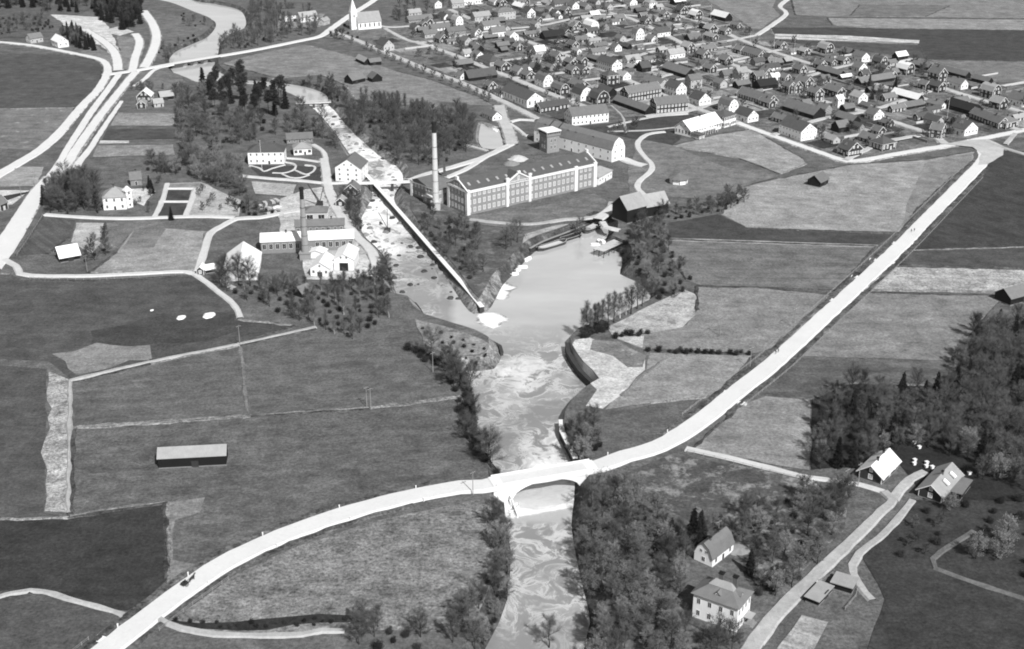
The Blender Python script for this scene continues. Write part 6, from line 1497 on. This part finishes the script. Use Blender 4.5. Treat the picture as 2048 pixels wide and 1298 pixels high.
mass([(1700,815),(1900,815),(1925,770),(1965,690),(2060,660),(2230,640),(2230,990),(2060,950),(1960,920),(1870,880),(1800,850)], 215, [('bare', 4), ('big', 2), ('spruce', 1), ('bud', 2)], 'big_wood', 'heart of the big wood behind the farm', 'wood', 4.0, .7, 1.05)
zone([(1376,1062),(1560,1002),(1702,992),(1640,1132),(1562,1200),(1522,1210),(1500,1140),(1470,1080)], 58, [('bud', 3), ('bare', 3), ('bush', 2)], 'around the gambrel cottage', 4, .5, .9)
for x, y, s in ((1342, 1092, .8), (1352, 1100, .7), (1385, 1085, .95), (1400, 1078, .9), (1395, 1090, .7), (1500, 1150, .7), (1540, 1180, .6)): plant('spruce', G(x, y), s, 'beside the two garden houses')
zone([(1890,1010),(2060,1000),(2060,1160),(1930,1140)], 14, [('bush', 2), ('bud', 1)], 'scattered on the dark eastern slope', 6, .6, 1.0)
zone([(1790,1010),(1860,1015),(1900,1100),(1800,1120)], 9, [('bush', 1), ('fruit', 1)], 'on the slope below the farm', 5, .6, 1.0)
zone([(760,80),(840,45),(920,0),(1380,0),(1480,45),(1530,85),(1700,105),(1860,125),(2000,175),(2060,210),(2048,250),(1900,280),(1700,312),(1660,300),(1480,238),(1380,218),(1140,236),(1000,190)], 210, [('fruit', 1)], 'in the town gardens', 5, .8, 1.5, pad=0.3)
zone([(1000,140),(1110,110),(1130,150),(1060,165)], 14, [('bare', 1)], 'in the leafy garden behind the lock street', 5, .55, .8, pad=.3)
zone([(1730,170),(1800,175),(1790,215),(1735,205)], 10, [('bare', 1), ('spruce', 1)], 'in the dark garden of the eastern quarter', 5, .5, .75, pad=.3)
S1 = catmull([G(x, y) for x, y in [(745,98),(787,116),(860,147),(932,175),(990,203)]], 11.0)
for p in S1[::1]: plant('fruit', p + Vector((-4.2, -3.0, 0)), RT_.uniform(.9, 1.3), 'of the avenue beside the mill meadow')
for i in range(11): plant('birch', G(722 + i * 12.6 + RT_.uniform(-3, 3), 206 + i * 2.4 + RT_.uniform(-2, 2)), RT_.uniform(.8, 1.05), 'in the tall row at the meadow edge')
zone([(640,70),(690,50),(720,80),(700,95)], 10, [('bare', 1), ('bush', 1)], 'around the churchyard', 5, .6, .9)
zone([(775,60),(850,30),(900,10),(830,0),(780,20)], 16, [('bare', 1)], 'beyond the church', 6, .6, .9)
zone([(275,365),(330,362),(325,430),(270,425)], 10, [('spruce', 1), ('fruit', 2)], 'beside the kitchen garden path', 4, .5, .8)
zone([(400,380),(478,405),(475,430),(390,425)], 10, [('fruit', 1)], 'in the pale orchard of the estate', 6, .7, 1.0)
plant('spruce', G(343, 440), .62, '', 'lone black spruce at the kitchen garden corner')
zone([(465,408),(520,412),(560,430),(500,436)], 14, [('bare', 1), ('bush', 1)], 'behind the works', 3.5, .5, .8)
for x, y, s in ((452, 572, 1.05), (478, 570, 1.05), (500, 572, .95), (440, 566, .8)): plant('big', G(x, y), s, 'in front of the broad white barn')
zone([(150,505),(215,480),(225,510),(170,530)], 9, [('bare', 2), ('bush', 1)], 'beside the white-roofed barn', 4, .5, .75)
zone([(840,655),(985,700),(975,735),(930,735),(870,690)], 20, [('bush', 1)], 'on the gravel bar', 4, .3, .6)
zone([(1200,1240),(1370,1240),(1380,1310),(1190,1330)], 16, [('bud', 1), ('bare', 1)], 'at the foot of the wild garden', 5, .6, .9)
plant('bare', G(1098, 1290, -4), .95, '', 'lone bare tree standing before the foaming river')
zone([(1380,1262),(1470,1275),(1500,1300),(1400,1320)], 9, [('fruit', 1), ('bare', 1)], 'in front of the large villa', 4, .6, 1.0)
zone([(700,1240),(860,1275),(860,1300),(700,1300)], 10, [('bush', 2), ('bare', 1)], 'where the lane ends in the meadow', 4, .5, .9)
zone([(340,1240),(480,1250),(640,1236),(712,1238),(640,1252),(480,1262)], 26, [('bush', 1)], 'in the ditch beside the lane', 2.4, .3, .55, roads=False)
zone([(300,112),(330,122),(345,108),(385,92),(400,70),(330,90)], 14, [('bush', 1), ('bare', 1)], 'along the upper river meadow', 4, .5, .8)
zone([(352,20),(420,50),(428,62),(380,70)], 10, [('bare', 1), ('bush', 1)], 'inside the upper river bend', 5, .5, .8)
zone([(262,178),(300,175),(330,180),(300,188)], 8, [('bare', 1)], 'around the farmstead at the road fork', 4, .45, .65)
zone([(1215,262),(1260,252),(1300,246),(1250,280)], 5, [('fruit', 1)], 'on the school green', 9, .9, 1.3)
# ------------------------------------------------------------------ people, horse and cart
def skin_fig(name, P, edges, rad, mat, parent=None, root=0, sub=1):
    me = bpy.data.meshes.new(name); me.from_pydata(P, edges, []); me.update(); o = ob(name, me, mat, parent)
    o.modifiers.new('skin', 'SKIN'); sv = me.skin_vertices[0].data
    for i, r in enumerate(rad): sv[i].radius = (r, r); sv[i].use_root = (i == root)
    s = o.modifiers.new('sub', 'SUBSURF'); s.levels = sub; s.render_levels = sub; return o
CLOTH = plain('dark_cloth', .03, .2, 1); SKINM = plain('skin', .35, .1, 1); HORSEM = plain('bay_coat', .03, .2, 1); HAT = plain('felt', .02, .1, 1)
def person(P, rz, label, sit=False, step=.25):
    T = thing('person', label, 'person', P, rz)
    k = .0 if not sit else -.42
    if sit: leg = [(.1, -.1, .9), (.5, -.12, .88), (.55, -.12, .45), (.68, -.12, .42), (.1, .1, .9), (.5, .12, .88), (.55, .12, .45), (.68, .12, .42)]
    else: leg = [(0, -.1, .92), (step * .5, -.1, .5), (step * .6, -.1, .08), (step * .6 + .16, -.1, .04), (0, .1, .92), (-step * .2, .1, .5), (-step * .9, .1, .1), (-step * .9 + .16, .1, .04)]
    Pv = [(0, 0, .95), (0, 0, 1.2), (0, 0, 1.42), (0, 0, 1.52), (.02, 0, 1.66), (0, -.2, 1.4), (.03, -.27, 1.12), (.15, -.27, .9), (0, .2, 1.4), (.03, .27, 1.12), (.12, .27, .9)] + leg
    E = [(0,1),(1,2),(2,3),(3,4),(2,5),(5,6),(6,7),(2,8),(8,9),(9,10),(0,11),(11,12),(12,13),(13,14),(0,15),(15,16),(16,17),(17,18)]
    R_ = [.15, .15, .16, .06, .10, .08, .055, .04, .08, .055, .04, .1, .075, .05, .05, .1, .075, .05, .05]
    b_ = skin_fig('body', Pv, E, R_, CLOTH, T)
    m = MB(); m.tube((.03, 0, 1.56), (.03, 0, 1.76), .075, .09, 8); ob('face', m, SKINM, T); m = MB(); m.tube((.01, 0, 1.72), (.01, 0, 1.74), .17, .17, 10); m.tube((.01, 0, 1.74), (.01, 0, 1.86), .11, .09, 10); ob('hat', m, HAT, T)
    return T
def on_road(px, py): p = G(px, py); p.z = ZT + .31; return p
ra = math.atan2((G(1715, 573) - G(1630, 650)).y, (G(1715, 573) - G(1630, 650)).x)
person(on_road(1551, 711), ra, 'walker in dark clothes nearer the fence on the straight road'); person(on_road(1556, 708), ra, 'walker in dark clothes on the middle of the straight road')
person(on_road(1822, 467), ra + math.pi, 'distant walker in dark clothes on the straight road near the slabs'); person(on_road(1828, 465), ra + math.pi, 'distant walker keeping pace beside another on the straight road')
CW = G(372, 1174); cr = math.atan2((G(450, 1127) - G(300, 1232)).y, (G(450, 1127) - G(300, 1232)).x)
T = thing('horse_cart', 'dark two-wheeled horse cart on the curving road', 'cart', (CW.x, CW.y, ZT + .31), cr)
m = MB(); m.box(-1.3, .9, -.7, .7, .75, .85); m.box(-1.3, .9, -.75, -.68, .85, 1.3); m.box(-1.3, .9, .68, .75, .85, 1.3); m.box(-1.35, -1.28, -.7, .7, .85, 1.3); ob('body', m, WOODD, T)
for sy in (-.85, .85):
    m = MB()
    for i in range(16):
        a, b = 2*math.pi*i/16, 2*math.pi*(i+1)/16; m.beam((.62*math.cos(a), 0, .62*math.sin(a)), (.62*math.cos(b), 0, .62*math.sin(b)), .08, .08)
    for i in range(8): a = math.pi*i/4; m.beam((0, 0, 0), (.6*math.cos(a), 0, .6*math.sin(a)), .04, .04)
    ob('wheel', m, WOODD, T, (-.2, sy, .62))
for sy in (-.45, .45):
    m = MB(); m.beam((.8, sy, .85), (3.6, sy * .9, 1.1), .07, .07); ob('shaft', m, WOODD, T)
m = MB(); m.box(-.3, .1, -.6, .6, 1.0, 1.1); ob('seat_board', m, WOODD, T)
dr = Vector((math.cos(cr), math.sin(cr), 0))
person(Vector((CW.x, CW.y, ZT + .31)) + dr * -.15 + Vector((0, 0, .2)), cr, 'driver in dark coat and hat seated on the cart', True)
HP = Vector((CW.x, CW.y, ZT + .31)) + dr * 2.7; T = thing('horse', 'dark horse walking between the shafts of the cart', 'horse', HP, cr)
Pv = [(-.7, 0, 1.3), (-.1, 0, 1.2), (.55, 0, 1.28), (.85, 0, 1.62), (1.15, 0, 1.98), (1.5, 0, 1.78), (1.72, 0, 1.62)]
E = [(0,1),(1,2),(2,3),(3,4),(4,5),(5,6)]; R_ = [.3, .34, .31, .2, .15, .12, .08]
def leg(at_, x, y, pts, rr):
    i = len(Pv); Pv.extend([(x + a, y, z) for a, z in pts]); R_.extend(rr); E.append((at_, i)); E.extend([(i + j, i + j + 1) for j in range(len(pts) - 1)])
for sy, st_ in ((-.18, .15), (.18, -.15)):
    leg(2, .6, sy, [(0, .95), (st_ * .6, .55), (st_ * .4, .18), (st_ * .5, .05)], [.14, .08, .05, .07]); leg(0, -.75, sy, [(.05, 1.0), (.0 - st_ * .4, .72), (-.18 - st_ * .6, .5), (-.12 - st_ * .8, .18), (-.06 - st_ * .8, .05)], [.17, .11, .075, .05, .07])
i = len(Pv); Pv.extend([(-1.02, 0, 1.3), (-1.15, 0, .95), (-1.15, 0, .6)]); R_.extend([.06, .07, .04]); E.extend([(0, i), (i, i + 1), (i + 1, i + 2)])
i = len(Pv); Pv.extend([(1.12, -.08, 2.16), (1.12, .08, 2.16)]); R_.extend([.03, .03]); E.extend([(4, i), (4, i + 1)])
skin_fig('body', Pv, E, R_, HORSEM, T)

# ------------------------------------------------------------------ air: a thin even haze round the whole place
m = MB(); m.box(-1950, 1950, -340, 3650, -8, 236)
hm = bpy.data.materials.new('thin_haze'); hm.use_nodes = True; t = hm.node_tree; t.nodes.clear()
pv = t.nodes.new('ShaderNodeVolumePrincipled'); pv.inputs['Color'].default_value = (.95, .95, .95, 1); pv.inputs['Density'].default_value = .00002; pv.inputs['Anisotropy'].default_value = .2
oo = t.nodes.new('ShaderNodeOutputMaterial'); t.links.new(pv.outputs[0], oo.inputs['Volume'])
hz = ob('haze', m, hm); hz['kind'] = 'stuff'
